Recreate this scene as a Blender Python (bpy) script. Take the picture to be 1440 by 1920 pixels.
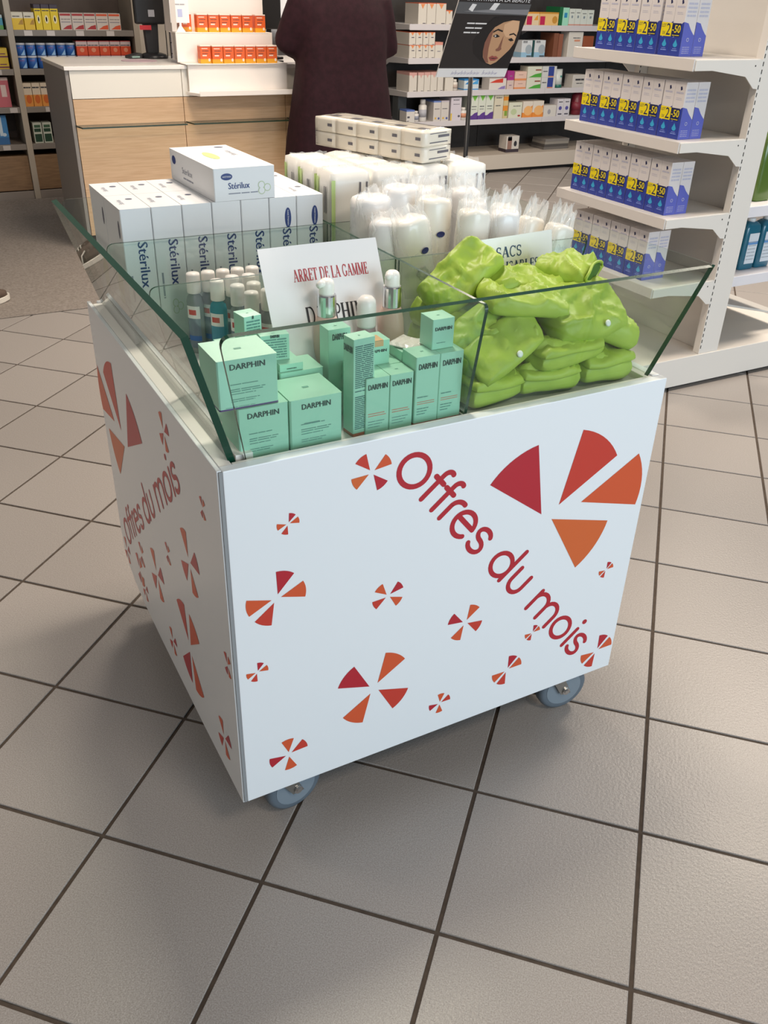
import bpy, math, random
from mathutils import Vector, Matrix, Euler, noise
random.seed(7)
PI = math.pi
scene = bpy.context.scene
for o in list(bpy.data.objects):
    bpy.data.objects.remove(o)
COL = scene.collection

# ------------------------------------------------------------------ camera
# room axes: x along the counter, y towards the counter, z up; one unit = 1 m
cam_d = bpy.data.cameras.new('camera')
cam_d.sensor_fit = 'HORIZONTAL'
cam_d.sensor_width = 36.0
cam_d.lens = 1647.9 / 1440 * 36.0
cam_d.clip_start = 0.05
cam_d.clip_end = 60
cam = bpy.data.objects.new('camera', cam_d)
COL.objects.link(cam)
cam.matrix_world = Matrix(((0.88234, 0.22168, -0.41514, -0.335),
                           (-0.46988, 0.46407, -0.75090, -1.093),
                           (0.02619, 0.85761, 0.51363, 1.4245),
                           (0, 0, 0, 1)))
scene.camera = cam

# ------------------------------------------------------------------ light
world = bpy.data.worlds.new('world')
scene.world = world
world.use_nodes = True
bg = world.node_tree.nodes['Background']
bg.inputs['Color'].default_value = (0.93, 0.96, 1.0, 1)
bg.inputs['Strength'].default_value = 0.17


def area(name, loc, size, power, col, rot=(0, 0, 0), sy=None):
    d = bpy.data.lights.new(name, 'AREA')
    d.energy = power
    d.color = col
    d.size = size
    if sy:
        d.shape = 'RECTANGLE'
        d.size_y = sy
    o = bpy.data.objects.new(name, d)
    COL.objects.link(o)
    o.location = loc
    o.rotation_euler = rot
    return o


WARM = (1.0, 0.87, 0.73)
area('ceiling_light_cart', (0.62, 0.95, 2.85), 0.35, 34, WARM)
area('ceiling_light_left', (-1.9, 1.9, 2.85), 0.6, 18, WARM)
area('ceiling_light_counter', (1.3, 3.3, 2.85), 0.6, 46, WARM)
area('ceiling_light_back', (3.6, 4.3, 2.85), 0.6, 40, WARM)
area('ceiling_light_gondola', (3.7, 1.2, 2.85), 0.8, 66, WARM)
area('ceiling_light_entry', (4.2, 2.6, 2.85), 0.6, 26, WARM)
area('added_fill_front', (0.6, -1.9, 2.85), 0.6, 22, WARM)  # unseen overhead lamp, added to brighten the floor near the camera
area('shop_window_daylight', (2.6, -5.2, 1.7), 5.0, 205, (0.72, 0.88, 1.0), (math.radians(90), 0, 0), 2.6)

vs = scene.view_settings
vs.view_transform = 'Standard'
vs.look = 'None'
vs.gamma = 1.0
vs.use_curve_mapping = False
vs.exposure = 0.22
scene.cycles.transparent_max_bounces = 32
scene.cycles.max_bounces = 10

# ------------------------------------------------------------------ materials


def lin(h):
    h = h.lstrip('#')
    out = []
    for i in (0, 2, 4):
        c = int(h[i:i + 2], 16) / 255
        out.append(c / 12.92 if c <= 0.04045 else ((c + 0.055) / 1.055) ** 2.4)
    return (out[0], out[1], out[2], 1)


MATS = {}


def mat(h, rough=0.5, metal=0.0, spec=0.5, key=None, **kw):
    k = key or (h, rough, metal, spec, tuple(sorted(kw.items())))
    if k in MATS:
        return MATS[k]
    m = bpy.data.materials.new('mat_' + h.strip('#'))
    m.use_nodes = True
    b = m.node_tree.nodes['Principled BSDF']
    b.inputs['Base Color'].default_value = lin(h)
    b.inputs['Roughness'].default_value = rough
    b.inputs['Metallic'].default_value = metal
    b.inputs['Specular IOR Level'].default_value = spec
    for n, v in kw.items():
        b.inputs[n.replace('_', ' ')].default_value = v
    MATS[k] = m
    return m


def noise_mat(name, c0, c1, scale, rough=0.5, bump=0.0, detail=4, stretch=None, spec=0.5, bump_scale=None):
    m = bpy.data.materials.new(name)
    m.use_nodes = True
    nt = m.node_tree
    b = nt.nodes['Principled BSDF']
    b.inputs['Roughness'].default_value = rough
    b.inputs['Specular IOR Level'].default_value = spec
    tc = nt.nodes.new('ShaderNodeTexCoord')
    mp = nt.nodes.new('ShaderNodeMapping')
    nt.links.new(tc.outputs['Object'], mp.inputs['Vector'])
    if stretch:
        mp.inputs['Scale'].default_value = stretch
    n = nt.nodes.new('ShaderNodeTexNoise')
    n.inputs['Scale'].default_value = scale
    n.inputs['Detail'].default_value = detail
    nt.links.new(mp.outputs['Vector'], n.inputs['Vector'])
    r = nt.nodes.new('ShaderNodeValToRGB')
    r.color_ramp.elements[0].position = 0.35
    r.color_ramp.elements[0].color = lin(c0)
    r.color_ramp.elements[1].position = 0.65
    r.color_ramp.elements[1].color = lin(c1)
    nt.links.new(n.outputs['Fac'], r.inputs['Fac'])
    nt.links.new(r.outputs['Color'], b.inputs['Base Color'])
    if bump:
        n2 = n
        if bump_scale:
            n2 = nt.nodes.new('ShaderNodeTexNoise')
            n2.inputs['Scale'].default_value = bump_scale
            nt.links.new(mp.outputs['Vector'], n2.inputs['Vector'])
        bp = nt.nodes.new('ShaderNodeBump')
        bp.inputs['Strength'].default_value = bump
        bp.inputs['Distance'].default_value = 0.002
        nt.links.new(n2.outputs['Fac'], bp.inputs['Height'])
        nt.links.new(bp.outputs['Normal'], b.inputs['Normal'])
    return m


def glass_mat(name, tint, rough=0.01, ior=1.5, gain=1.0):
    m = bpy.data.materials.new(name)
    m.use_nodes = True
    nt = m.node_tree
    nt.nodes.remove(nt.nodes['Principled BSDF'])
    out = nt.nodes['Material Output']
    tr = nt.nodes.new('ShaderNodeBsdfTransparent')
    tr.inputs['Color'].default_value = (*tint, 1)
    gl = nt.nodes.new('ShaderNodeBsdfGlossy')
    gl.inputs['Roughness'].default_value = rough
    fr = nt.nodes.new('ShaderNodeLayerWeight')
    pw = nt.nodes.new('ShaderNodeMath')
    pw.operation = 'POWER'
    pw.inputs[1].default_value = 5.0
    nt.links.new(fr.outputs['Facing'], pw.inputs[0])
    f0 = ((ior - 1) / (ior + 1)) ** 2 * gain
    mul = nt.nodes.new('ShaderNodeMath')
    mul.operation = 'MULTIPLY_ADD'
    mul.inputs[1].default_value = 1 - f0
    mul.inputs[2].default_value = f0
    nt.links.new(pw.outputs[0], mul.inputs[0])
    mx = nt.nodes.new('ShaderNodeMixShader')
    nt.links.new(mul.outputs[0], mx.inputs[0])
    nt.links.new(tr.outputs[0], mx.inputs[1])
    nt.links.new(gl.outputs[0], mx.inputs[2])
    nt.links.new(mx.outputs[0], out.inputs['Surface'])
    return m


def film_mat(name):
    """thin crinkled clear plastic film: mostly transparent, some milky white, sharp glints"""
    m = bpy.data.materials.new(name)
    m.use_nodes = True
    nt = m.node_tree
    b = nt.nodes['Principled BSDF']
    out = nt.nodes['Material Output']
    b.inputs['Base Color'].default_value = (0.92, 0.92, 0.9, 1)
    b.inputs['Roughness'].default_value = 0.12
    b.inputs['Specular IOR Level'].default_value = 0.9
    tr = nt.nodes.new('ShaderNodeBsdfTransparent')
    mx = nt.nodes.new('ShaderNodeMixShader')
    mx.inputs[0].default_value = 0.30
    nt.links.new(tr.outputs[0], mx.inputs[1])
    nt.links.new(b.outputs[0], mx.inputs[2])
    nt.links.new(mx.outputs[0], out.inputs['Surface'])
    return m


WHITE = mat('#eceae6', 0.35)
LAM = mat('#e9edf0', 0.28, key='laminate')
SHELFW = mat('#e6e2dd', 0.4)
GLASS = glass_mat('clear_glass', (0.94, 0.972, 0.955))
GEDGE = mat('#0d3d2d', 0.22, spec=0.45)
FILM = film_mat('plastic_film')
BLACK = mat('#151416', 0.4)
CHROME = mat('#d8d8d8', 0.12, 1.0)

# ------------------------------------------------------------------ mesh helpers


class MB:
    def __init__(self):
        self.v = []
        self.f = []
        self.m = []
        self.T = None

    def add(self, pts, faces, mi=0):
        o = len(self.v)
        if self.T is not None:
            pts = [self.T @ Vector(p) for p in pts]
        self.v += [tuple(p) for p in pts]
        for i, fc in enumerate(faces):
            self.f.append([o + k for k in fc])
            self.m.append(mi[i] if isinstance(mi, (list, tuple)) else mi)
        return self

    def box(self, x0, y0, z0, x1, y1, z1, mi=0):
        p = [(x0, y0, z0), (x1, y0, z0), (x1, y1, z0), (x0, y1, z0), (x0, y0, z1), (x1, y0, z1), (x1, y1, z1), (x0, y1, z1)]
        return self.add(p, [(0, 3, 2, 1), (4, 5, 6, 7), (0, 1, 5, 4), (1, 2, 6, 5), (2, 3, 7, 6), (3, 0, 4, 7)], mi)

    def poly(self, pts, mi=0):
        return self.add(pts, [tuple(range(len(pts)))], mi)

    def prism(self, poly, a, b, mi=0, em=None):
        """extrude polygon: a, b are functions 2D point -> 3D point for both caps"""
        n = len(poly)
        p = [a(q) for q in poly] + [b(q) for q in poly]
        fs = [tuple(range(n))[::-1], tuple(range(n, 2 * n))]
        ms = [mi, mi]
        for i in range(n):
            j = (i + 1) % n
            fs.append((i, j, n + j, n + i))
            ms.append(mi if em is None else em)
        return self.add(p, fs, ms)

    def rings(self, rings, mi=0, cap0=True, cap1=True):
        n = len(rings[0])
        pts = [q for r in rings for q in r]
        fs = []
        for k in range(len(rings) - 1):
            for i in range(n):
                j = (i + 1) % n
                fs.append((k * n + i, k * n + j, (k + 1) * n + j, (k + 1) * n + i))
        if cap0:
            fs.append(tuple(range(n))[::-1])
        if cap1:
            fs.append(tuple(range((len(rings) - 1) * n, len(rings) * n)))
        return self.add(pts, fs, mi)

    def lathe(self, prof, n=20, c=(0, 0, 0), sx=1.0, sy=1.0, rot=0.0, mi=0):
        rs = []
        for r, z in prof:
            ring = []
            for i in range(n):
                a = 2 * PI * i / n
                x, y = r * sx * math.cos(a), r * sy * math.sin(a)
                ring.append((c[0] + x * math.cos(rot) - y * math.sin(rot), c[1] + x * math.sin(rot) + y * math.cos(rot), c[2] + z))
            rs.append(ring)
        return self.rings(rs, mi)

    def tube(self, path, rad, n=8, mi=0):
        path = [Vector(p) for p in path]
        rs = []
        for k, p in enumerate(path):
            t = (path[min(k + 1, len(path) - 1)] - path[max(k - 1, 0)]).normalized()
            u = t.orthogonal().normalized() if k == 0 else (u - t * u.dot(t)).normalized()
            w = t.cross(u)
            r = rad[k] if isinstance(rad, (list, tuple)) else rad
            rs.append([p + (u * math.cos(2 * PI * i / n) + w * math.sin(2 * PI * i / n)) * r for i in range(n)])
        return self.rings(rs, mi)

    def ellipsoid(self, c, r, n=16, m=10, mi=0):
        rs = []
        for k in range(1, m):
            a = PI * k / m - PI / 2
            rs.append([(c[0] + r[0] * math.cos(a) * math.cos(2 * PI * i / n), c[1] + r[1] * math.cos(a) * math.sin(2 * PI * i / n), c[2] + r[2] * math.sin(a)) for i in range(n)])
        return self.rings(rs, mi)

    def build(self, name, mats, parent=None, smooth=False, bevel=0.0, seg=2, loc=None, rot=None):
        me = bpy.data.meshes.new(name)
        me.from_pydata(self.v, [], self.f)
        if not isinstance(mats, (list, tuple)):
            mats = [mats]
        for mm in mats:
            me.materials.append(mm)
        for p, mi in zip(me.polygons, self.m):
            p.material_index = mi
            p.use_smooth = smooth
        me.update()
        return mk(name, me, parent, bevel, seg, loc, rot)


def mk(name, me, parent=None, bevel=0.0, seg=2, loc=None, rot=None):
    o = bpy.data.objects.new(name, me)
    COL.objects.link(o)
    if parent:
        o.parent = parent
    if loc:
        o.location = loc
    if rot:
        o.rotation_euler = rot
    if bevel:
        md = o.modifiers.new('bevel', 'BEVEL')
        md.width = bevel
        md.segments = seg
        md.limit_method = 'ANGLE'
        md.angle_limit = math.radians(40)
    return o


def tag(o, label, cat, group=None):
    o['label'] = label
    o['category'] = cat
    if group:
        o['group'] = group
    return o


def thing(name, label, cat, loc=(0, 0, 0), rot=(0, 0, 0), group=None):
    o = bpy.data.objects.new(name, None)
    o.empty_display_size = 0.05
    COL.objects.link(o)
    o.location = loc
    o.rotation_euler = rot
    return tag(o, label, cat, group)


def struct(o):
    o['kind'] = 'structure'
    return o


def copy_tree(o, parent=None):
    c = o.copy()
    COL.objects.link(c)
    if parent:
        c.parent = parent
    for ch in list(o.children):
        if ch is not c:
            copy_tree(ch, c)
    return c


def dup(o, label, loc, rot=None):
    kids = list(o.children)
    c = o.copy()
    COL.objects.link(c)
    for ch in kids:
        copy_tree(ch, c)
    c['label'] = label
    c.location = loc
    if rot is not None:
        c.rotation_euler = rot
    return c


ORD = ['first', 'second', 'third', 'fourth', 'fifth', 'sixth', 'seventh', 'eighth', 'ninth', 'tenth', 'eleventh', 'twelfth']

# ---- lettering -------------------------------------------------------------
_txt = {}


def text_geo(s):
    """vertices / faces of a string in the built-in font, height 1 = font size, origin at the baseline start"""
    if s not in _txt:
        cu = bpy.data.curves.new('t', 'FONT')
        cu.body = s
        cu.size = 1.0
        cu.resolution_u = 2
        ob = bpy.data.objects.new('t', cu)
        me = bpy.data.meshes.new_from_object(ob)
        vs_ = [(v.co.x, v.co.y) for v in me.vertices]
        fs_ = [tuple(p.vertices) for p in me.polygons]
        bpy.data.objects.remove(ob)
        bpy.data.curves.remove(cu)
        bpy.data.meshes.remove(me)
        xs = [v[0] for v in vs_] or [0]
        _txt[s] = (vs_, fs_, min(xs), max(xs))
    return _txt[s]


def put_text(mb, s, o, u, v, width=None, height=None, mi=0, align='c', bold=0.0):
    """lay a string on a plane: o origin (centre/left of baseline), u, v unit axes; fitted to width, cap height"""
    vs_, fs_, x0, x1 = text_geo(s)
    o, u, v = Vector(o), Vector(u), Vector(v)
    sx = (width / (x1 - x0)) if width else height / 0.7
    sy = (height / 0.7) if height else sx
    off = {'c': -(x0 + x1) / 2, 'l': -x0, 'r': -x1}[align]
    mb.add([o + u * ((p[0] + off) * sx) + v * (p[1] * sy) for p in vs_], fs_, mi)
    if bold:
        for db in (-bold, bold):
            mb.add([o + u * ((p[0] + off) * sx + db) + v * (p[1] * sy) + u.cross(v) * 0.00005 * (1 if db > 0 else 2) for p in vs_], fs_, mi)


LIFT = [0.0]


def stroke(mb, pts, w, fr, mi=0, closed=False, cap=True):
    """thick rounded 2D stroke put on a plane by fr(s, t)"""
    n = len(pts)
    L, R = [], []
    for i in range(n):
        a = pts[(i - 1) % n] if (closed or i > 0) else pts[i]
        b = pts[(i + 1) % n] if (closed or i < n - 1) else pts[i]
        dx, dy = b[0] - a[0], b[1] - a[1]
        l = math.hypot(dx, dy) or 1
        nx, ny = -dy / l * w / 2, dx / l * w / 2
        L.append((pts[i][0] + nx, pts[i][1] + ny))
        R.append((pts[i][0] - nx, pts[i][1] - ny))
    LIFT[0] += 2e-5
    m = n if closed else n - 1
    for i in range(m):
        j = (i + 1) % n
        mb.poly([fr(*R[i]), fr(*R[j]), fr(*L[j]), fr(*L[i])], mi)
    if cap and not closed:
        for (c, sgn) in ((pts[0], -1), (pts[-1], 1)):
            LIFT[0] += 1e-5
            mb.poly([fr(c[0] + w / 2 * math.cos(2 * PI * k / 12), c[1] + w / 2 * math.sin(2 * PI * k / 12)) for k in range(12)], mi)


def arc(cx, cy, rx, ry, a0, a1, n=14):
    return [(cx + rx * math.cos(math.radians(a0 + (a1 - a0) * i / n)), cy + ry * math.sin(math.radians(a0 + (a1 - a0) * i / n))) for i in range(n + 1)]


def offer_text(parent, fr, w=0.0098):
    """rounded lettering Offres du mois along a baseline, each letter a part"""
    cur = [MB()]
    S = lambda p, c=False: stroke(cur[0], p, w, fr, 0, c)

    def done():
        cur[0].build('printed_letter', RED0, parent)
        cur[0] = MB()
        LIFT[0] = 0.0
    h = w / 2
    S(arc(-0.0546, 0.0284, 0.0355 - h, 0.0335 - h, 0, 352, 30), True)
    done()
    for s in (0.0, 0.0347):
        S([(s, 0.004), (s, 0.06)] + arc(s + 0.011, 0.06, 0.011, 0.0135, 180, 70, 8))
        S([(s - 0.0115, 0.049), (s + 0.0135, 0.049)])
        done()
    S([(0.0613, 0.004), (0.0613, 0.036)] + arc(0.0813, 0.033, 0.020, 0.0195, 170, 80, 8))
    done()
    S([(0.091, 0.031), (0.1405, 0.031)])
    S(arc(0.1158, 0.0275, 0.0255, 0.0245, 8, 315, 26))
    done()

    def ess(c):
        S(arc(c + 0.001, 0.0405, 0.0175, 0.0118, 25, 250, 14) + arc(c - 0.001, 0.016, 0.0185, 0.0128, 75, -155, 14))
        done()
    ess(0.1735)
    S(arc(0.2633, 0.0275, 0.0265, 0.0245, 0, 352, 26), True)
    S([(0.2900, 0.004), (0.2900, 0.079)])
    done()
    S([(0.3130, 0.052), (0.3130, 0.024)] + arc(0.3330, 0.0235, 0.020, 0.0195, 180, 360, 12) + [(0.3530, 0.052)])
    done()
    S([(0.4082, 0.004), (0.4082, 0.052)])
    S(arc(0.4293, 0.032, 0.0211, 0.0205, 165, 0, 10) + [(0.4504, 0.004)])
    S(arc(0.4715, 0.032, 0.0211, 0.0205, 165, 0, 10) + [(0.4926, 0.004)])
    done()
    S(arc(0.5356, 0.0275, 0.0265, 0.0245, 0, 352, 26), True)
    done()
    S([(0.5825, 0.004), (0.5825, 0.052)])
    cur[0].poly([fr(0.5825 + 0.0062 * math.cos(k * PI / 6), 0.0735 + 0.0062 * math.sin(k * PI / 6)) for k in range(12)])
    done()
    ess(0.6165)


# simple serif capitals, unit height, (strokes: x0,y0,x1,y1,weight) ; serifs added at flagged ends
def serif_text(mb, s, o, u, v, width, height, mi=0):
    th, tn = 0.16, 0.06
    G = {
        'I': (0.36, [((.18, 0), (.18, 1), th)], [(.18, 0), (.18, 1)]),
        'L': (0.62, [((.18, 0), (.18, 1), th), ((.1, .025), (.56, .025), tn), ((.555, 0), (.555, .26), tn)], [(.18, 0), (.18, 1)]),
        'E': (0.64, [((.18, 0), (.18, 1), th), ((.1, .025), (.56, .025), tn), ((.1, .975), (.53, .975), tn), ((.2, .52), (.44, .52), tn), ((.555, 0), (.555, .24), tn), ((.53, .78), (.53, 1), tn), ((.44, .4), (.44, .64), tn)], []),
        'T': (0.66, [((.33, 0), (.33, 1), th), ((.03, .975), (.63, .975), tn), ((.03, .75), (.03, 1), tn), ((.63, .75), (.63, 1), tn)], [(.33, 0)]),
        'H': (0.76, [((.17, 0), (.17, 1), th), ((.59, 0), (.59, 1), th), ((.17, .52), (.59, .52), tn)], [(.17, 0), (.17, 1), (.59, 0), (.59, 1)]),
        'N': (0.76, [((.15, 0), (.15, 1), tn), ((.6, 0), (.6, 1), tn), ((.15, 1), (.6, 0), th)], [(.15, 0), (.13, 1), (.6, 1)]),
        'M': (0.9, [((.15, 0), (.15, 1), tn), ((.74, 0), (.74, 1), th), ((.15, 1), (.44, .05), th), ((.44, .05), (.74, 1), tn)], [(.15, 0), (.13, 1), (.74, 0), (.76, 1)]),
        'A': (0.74, [((.1, 0), (.36, 1), tn), ((.36, 1), (.62, 0), th), ((.2, .34), (.52, .34), tn)], [(.1, 0), (.62, 0)]),
        'U': (0.74, None, None), 'C': (0.7, None, None), 'S': (0.56, None, None), 'G': (0.76, None, None),
        'D': (0.76, None, None), 'R': (0.7, None, None), 'P': (0.6, None, None), 'B': (0.68, None, None),
        ' ': (0.3, [], []),
    }
    C = {
        'U': ([((.16, 1), (.16, .3), th), ((.58, 1), (.58, .3), tn)], [(.16, 1), (.58, 1)], [(arc(.37, .3, .21, .28, 180, 360, 10), .08)]),
        'C': ([((.6, .72), (.6, .98), tn)], [], [(arc(.36, .5, .27, .48, 45, 315, 18), .095)]),
        'G': ([((.6, .72), (.6, .98), tn), ((.6, .08), (.6, .4), th)], [(.6, .42)], [(arc(.37, .5, .28, .48, 45, 318, 18), .095)]),
        'S': ([((.44, .74), (.44, .96), tn), ((.09, .05), (.09, .28), tn)], [], [(arc(.27, .74, .18, .23, 40, 250, 12) + arc(.27, .27, .19, .25, 75, -150, 12), .095)]),
        'D': ([((.18, 0), (.18, 1), th), ((.08, .025), (.4, .025), tn), ((.08, .975), (.4, .975), tn)], [], [(arc(.38, .5, .28, .475, -90, 90, 14), .1)]),
        'P': ([((.18, 0), (.18, 1), th), ((.08, .975), (.34, .975), tn), ((.18, .46), (.34, .46), tn)], [(.18, 0)], [(arc(.33, .718, .2, .257, -90, 90, 10), .095)]),
        'R': ([((.18, 0), (.18, 1), th), ((.08, .975), (.34, .975), tn), ((.18, .5), (.34, .5), tn), ((.34, .5), (.6, 0), th)], [(.18, 0), (.62, 0)], [(arc(.33, .738, .19, .237, -90, 90, 10), .095)]),
        'B': ([((.18, 0), (.18, 1), th), ((.08, .975), (.34, .975), tn), ((.18, .53), (.36, .53), tn), ((.08, .025), (.36, .025), tn)], [], [(arc(.33, .752, .18, .223, -90, 90, 10), .09), (arc(.35, .277, .22, .252, -90, 90, 10), .095)]),
    }
    total = sum(G[c][0] for c in s)
    sx, sy = width / total, height
    o, u, v = Vector(o), Vector(u), Vector(v)
    x = -total / 2
    for ch in s:
        adv, st_, sf = G[ch]
        arcs = []
        if ch in C:
            st_, sf, arcs = C[ch]
        LIFT[0] = 0.0
        fr = lambda a, b, x=x: o + u * ((x + a) * sx) + v * (b * sy) + u.cross(v) * LIFT[0]
        for p, q, w in st_:
            LIFT[0] += 2e-5
            if abs(p[1] - q[1]) < 1e-6:
                mb.poly([fr(p[0], p[1] - w / 2), fr(q[0], p[1] - w / 2), fr(q[0], p[1] + w / 2), fr(p[0], p[1] + w / 2)], mi)
            else:
                mb.poly([fr(p[0] - w / 2, p[1]), fr(p[0] + w / 2, p[1]), fr(q[0] + w / 2, q[1]), fr(q[0] - w / 2, q[1])], mi)
        for p in sf:
            y0 = min(max(p[1], .02), .98)
            LIFT[0] += 2e-5
            mb.poly([fr(p[0] - .13, y0 - .022), fr(p[0] + .13, y0 - .022), fr(p[0] + .13, y0 + .022), fr(p[0] - .13, y0 + .022)], mi)
        for pts, w in arcs:
            stroke(mb, pts, w, fr, mi, cap=False)
        x += adv
    LIFT[0] = 0.0


def lines(mb, o, u, v, rows, mi=0):
    """fine print: rows of (x0, x1, y, thickness)"""
    o, u, v = Vector(o), Vector(u), Vector(v)
    for x0, x1, y, t in rows:
        x = x0
        while x < x1 - 0.0005:
            l = min(random.uniform(0.25, 0.6) * (x1 - x0), x1 - x)
            mb.poly([o + u * x + v * y, o + u * (x + l) + v * y, o + u * (x + l) + v * (y + t), o + u * x + v * (y + t)], mi)
            x += l + (x1 - x0) * 0.035


# ---- cartons ---------------------------------------------------------------
E_ = 0.0004


def carton_mesh(mb, w, d, h, bands, base=0):
    """box centred in x, front at y=0, bottom at z=0; bands = [(z0, z1, material index)] run right round it"""
    cuts = sorted({0.0, h, *[b[0] for b in bands], *[b[1] for b in bands]})
    for a, b in zip(cuts, cuts[1:]):
        mi = base
        for z0, z1, k in bands:
            if z0 - 1e-6 <= a and b <= z1 + 1e-6:
                mi = k
        p = [(-w / 2, 0, a), (w / 2, 0, a), (w / 2, d, a), (-w / 2, d, a), (-w / 2, 0, b), (w / 2, 0, b), (w / 2, d, b), (-w / 2, d, b)]
        mb.add(p, [(0, 1, 5, 4), (1, 2, 6, 5), (2, 3, 7, 6), (3, 0, 4, 7)], mi)
    mb.add([(-w / 2, 0, 0), (w / 2, 0, 0), (w / 2, d, 0), (-w / 2, d, 0)], [(0, 3, 2, 1)], base)
    k = base
    for z0, z1, q in bands:
        if z1 >= h - 1e-6:
            k = q
    mb.add([(-w / 2, 0, h), (w / 2, 0, h), (w / 2, d, h), (-w / 2, d, h)], [(0, 1, 2, 3)], k)


def carton(name, label, cat, loc, w, d, h, cols, bands=(), marks=(), texts=(), rows=(), rotz=0.0, group=None, rough=0.45, ink='#3a3a40'):
    """cols: hex list, first is the base colour. marks: (kind, colour index, x0, z0, x1, z1) as fractions of the front face.
    texts: (string, colour index, x centre, z, width, height) fractions; rows: fine print (x0,x1,z,t) fractions"""
    ms = [mat(c, rough) for c in cols] + [mat(ink, 0.6)]
    root = thing(name, label, cat, loc, (0, 0, rotz), group)
    mb = MB()
    carton_mesh(mb, w, d, h, [(a * h, b * h, k) for a, b, k in bands])
    mb.build('carton_body', ms, root, bevel=min(w, h, d) * 0.025, seg=1)
    if marks or texts or rows:
        pm = MB()
        y = -E_
        for q in marks:
            kind, k, x0, z0, x1, z1 = q
            X0, X1, Z0, Z1 = (x0 - .5) * w, (x1 - .5) * w, z0 * h, z1 * h
            if kind == 'r':
                pm.poly([(X0, y, Z0), (X1, y, Z0), (X1, y, Z1), (X0, y, Z1)], k)
            elif kind == 'c':
                pm.poly([((X0 + X1) / 2 + (X1 - X0) / 2 * math.cos(a * PI / 8), y * 1.4, (Z0 + Z1) / 2 + (Z1 - Z0) / 2 * math.sin(a * PI / 8)) for a in range(16)], k)
            elif kind == 't':   # swoosh: triangle rising to the right
                pm.poly([(X0, y, Z0), (X1, y, Z0), (X1, y, Z1), ((X0 + X1) / 2, y, Z0 + (Z1 - Z0) * 0.72)], k)
            elif kind == 'v':   # triangle pointing down
                pm.poly([(X0, y, Z1), ((X0 + X1) / 2, y, Z0), (X1, y, Z1)], k)
        for s, k, xc, z, tw, th in texts:
            put_text(pm, s, ((xc - .5) * w, y * 1.8, z * h), (1, 0, 0), (0, 0, 1), tw * w, th * h, k, bold=0.0003)
        for x0, x1, z, t in rows:
            lines(pm, ((x0 - .5) * w, y * 1.5, z * h), (1, 0, 0), (0, 0, 1), [(0, (x1 - x0) * w, 0, t * h)], len(cols))
        pm.build('front_print', ms, root)
    return root


# ================================================================== SETTING
# grout bed, then each tile of the diagonal floor
TS = 1 / 3.0
TO = Vector((-0.48502, 0.38468, 0))
D1 = Vector((0.70942, -0.70478, 0))
D2 = Vector((0.70478, 0.70942, 0))
grout = noise_mat('grout', '#4a3f36', '#564a40', 60, 0.9)
floor = struct(MB().box(-4.5, -3.2, -0.05, 7.5, 7.2, -0.0035).build('floor', grout))


def tile_material():
    m = noise_mat('stone_tile', '#938c86', '#ada6a1', 420, 0.36, 0.3, 3, bump_scale=160)
    nt = m.node_tree
    b = nt.nodes['Principled BSDF']
    r = [n for n in nt.nodes if n.type == 'VALTORGB'][0]
    oi = nt.nodes.new('ShaderNodeObjectInfo')
    mr = nt.nodes.new('ShaderNodeMapRange')
    mr.inputs['To Min'].default_value = 0.93
    mr.inputs['To Max'].default_value = 1.04
    nt.links.new(oi.outputs['Random'], mr.inputs['Value'])
    hs = nt.nodes.new('ShaderNodeHueSaturation')
    nt.links.new(mr.outputs[0], hs.inputs['Value'])
    nt.links.new(r.outputs['Color'], hs.inputs['Color'])
    nt.links.new(hs.outputs['Color'], b.inputs['Base Color'])
    return m


TILE = tile_material()
tmb = MB()
g = 0.0041
hs_ = TS / 2 - g
tmb.rings([[(-hs_, -hs_, -0.012), (hs_, -hs_, -0.012), (hs_, hs_, -0.012), (-hs_, hs_, -0.012)],
           [(-hs_, -hs_, -0.0012), (hs_, -hs_, -0.0012), (hs_, hs_, -0.0012), (-hs_, hs_, -0.0012)],
           [(-hs_ + .001, -hs_ + .001, 0), (hs_ - .001, -hs_ + .001, 0), (hs_ - .001, hs_ - .001, 0), (-hs_ + .001, hs_ - .001, 0)]])
tile0 = None
inv = cam.matrix_world.inverted()


def in_view(p, mx=1.15):
    q = inv @ Vector(p)
    if q.z > -0.2:
        return False
    fx, fy = 1647.9 / 720, 1647.9 / 960
    return abs(q.x / -q.z * fx) < mx and abs(q.y / -q.z * fy) < mx


tz = math.atan2(D1.y, D1.x)
rest = MB()
cand = []
for i in range(-16, 24):
    for j in range(-14, 24):
        c = TO + D1 * (i + .5) * TS + D2 * (j + .5) * TS
        if not (-4.4 < c.x < 7.4 and -3.1 < c.y < 7.0):
            continue
        if c.x < 3.0 and c.y > 3.66:
            continue
        q = inv @ c
        mx = 1.12 if q.z > -2.6 else 1.04
        vis = in_view(c, mx)
        hidden = (0.15 < c.x < 0.7 and 0.15 < c.y < 0.7)
        cand.append((0 if vis and not hidden else 1, -q.z, c))
cand.sort(key=lambda t: (t[0], t[1]))
for k, (hid, _, c) in enumerate(cand):
    if k < 290:
        if tile0 is None:
            tile0 = tmb.build('tile', TILE, floor)
            t = tile0
        else:
            t = tile0.copy()
            COL.objects.link(t)
        t.location = c
        t.rotation_euler = (0, 0, tz)
    else:
        rest.T = Matrix.Translation(c) @ Matrix.Rotation(tz, 4, 'Z')
        rest.add(tmb.v, tmb.f)
rest.T = None
ro = rest.build('tile_remainder', TILE, floor)
ro['kind'] = 'stuff'

carpet_m = noise_mat('carpet_pile', '#7d746c', '#938a82', 90, 0.95, 0.6, 6, bump_scale=500)
tag(MB().box(-4.4, 3.38, -0.0005, 3.0, 6.075, 0.006).build('carpet', carpet_m, bevel=0.004), 'grey brown pile carpet in front of the counter', 'carpet')

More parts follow.
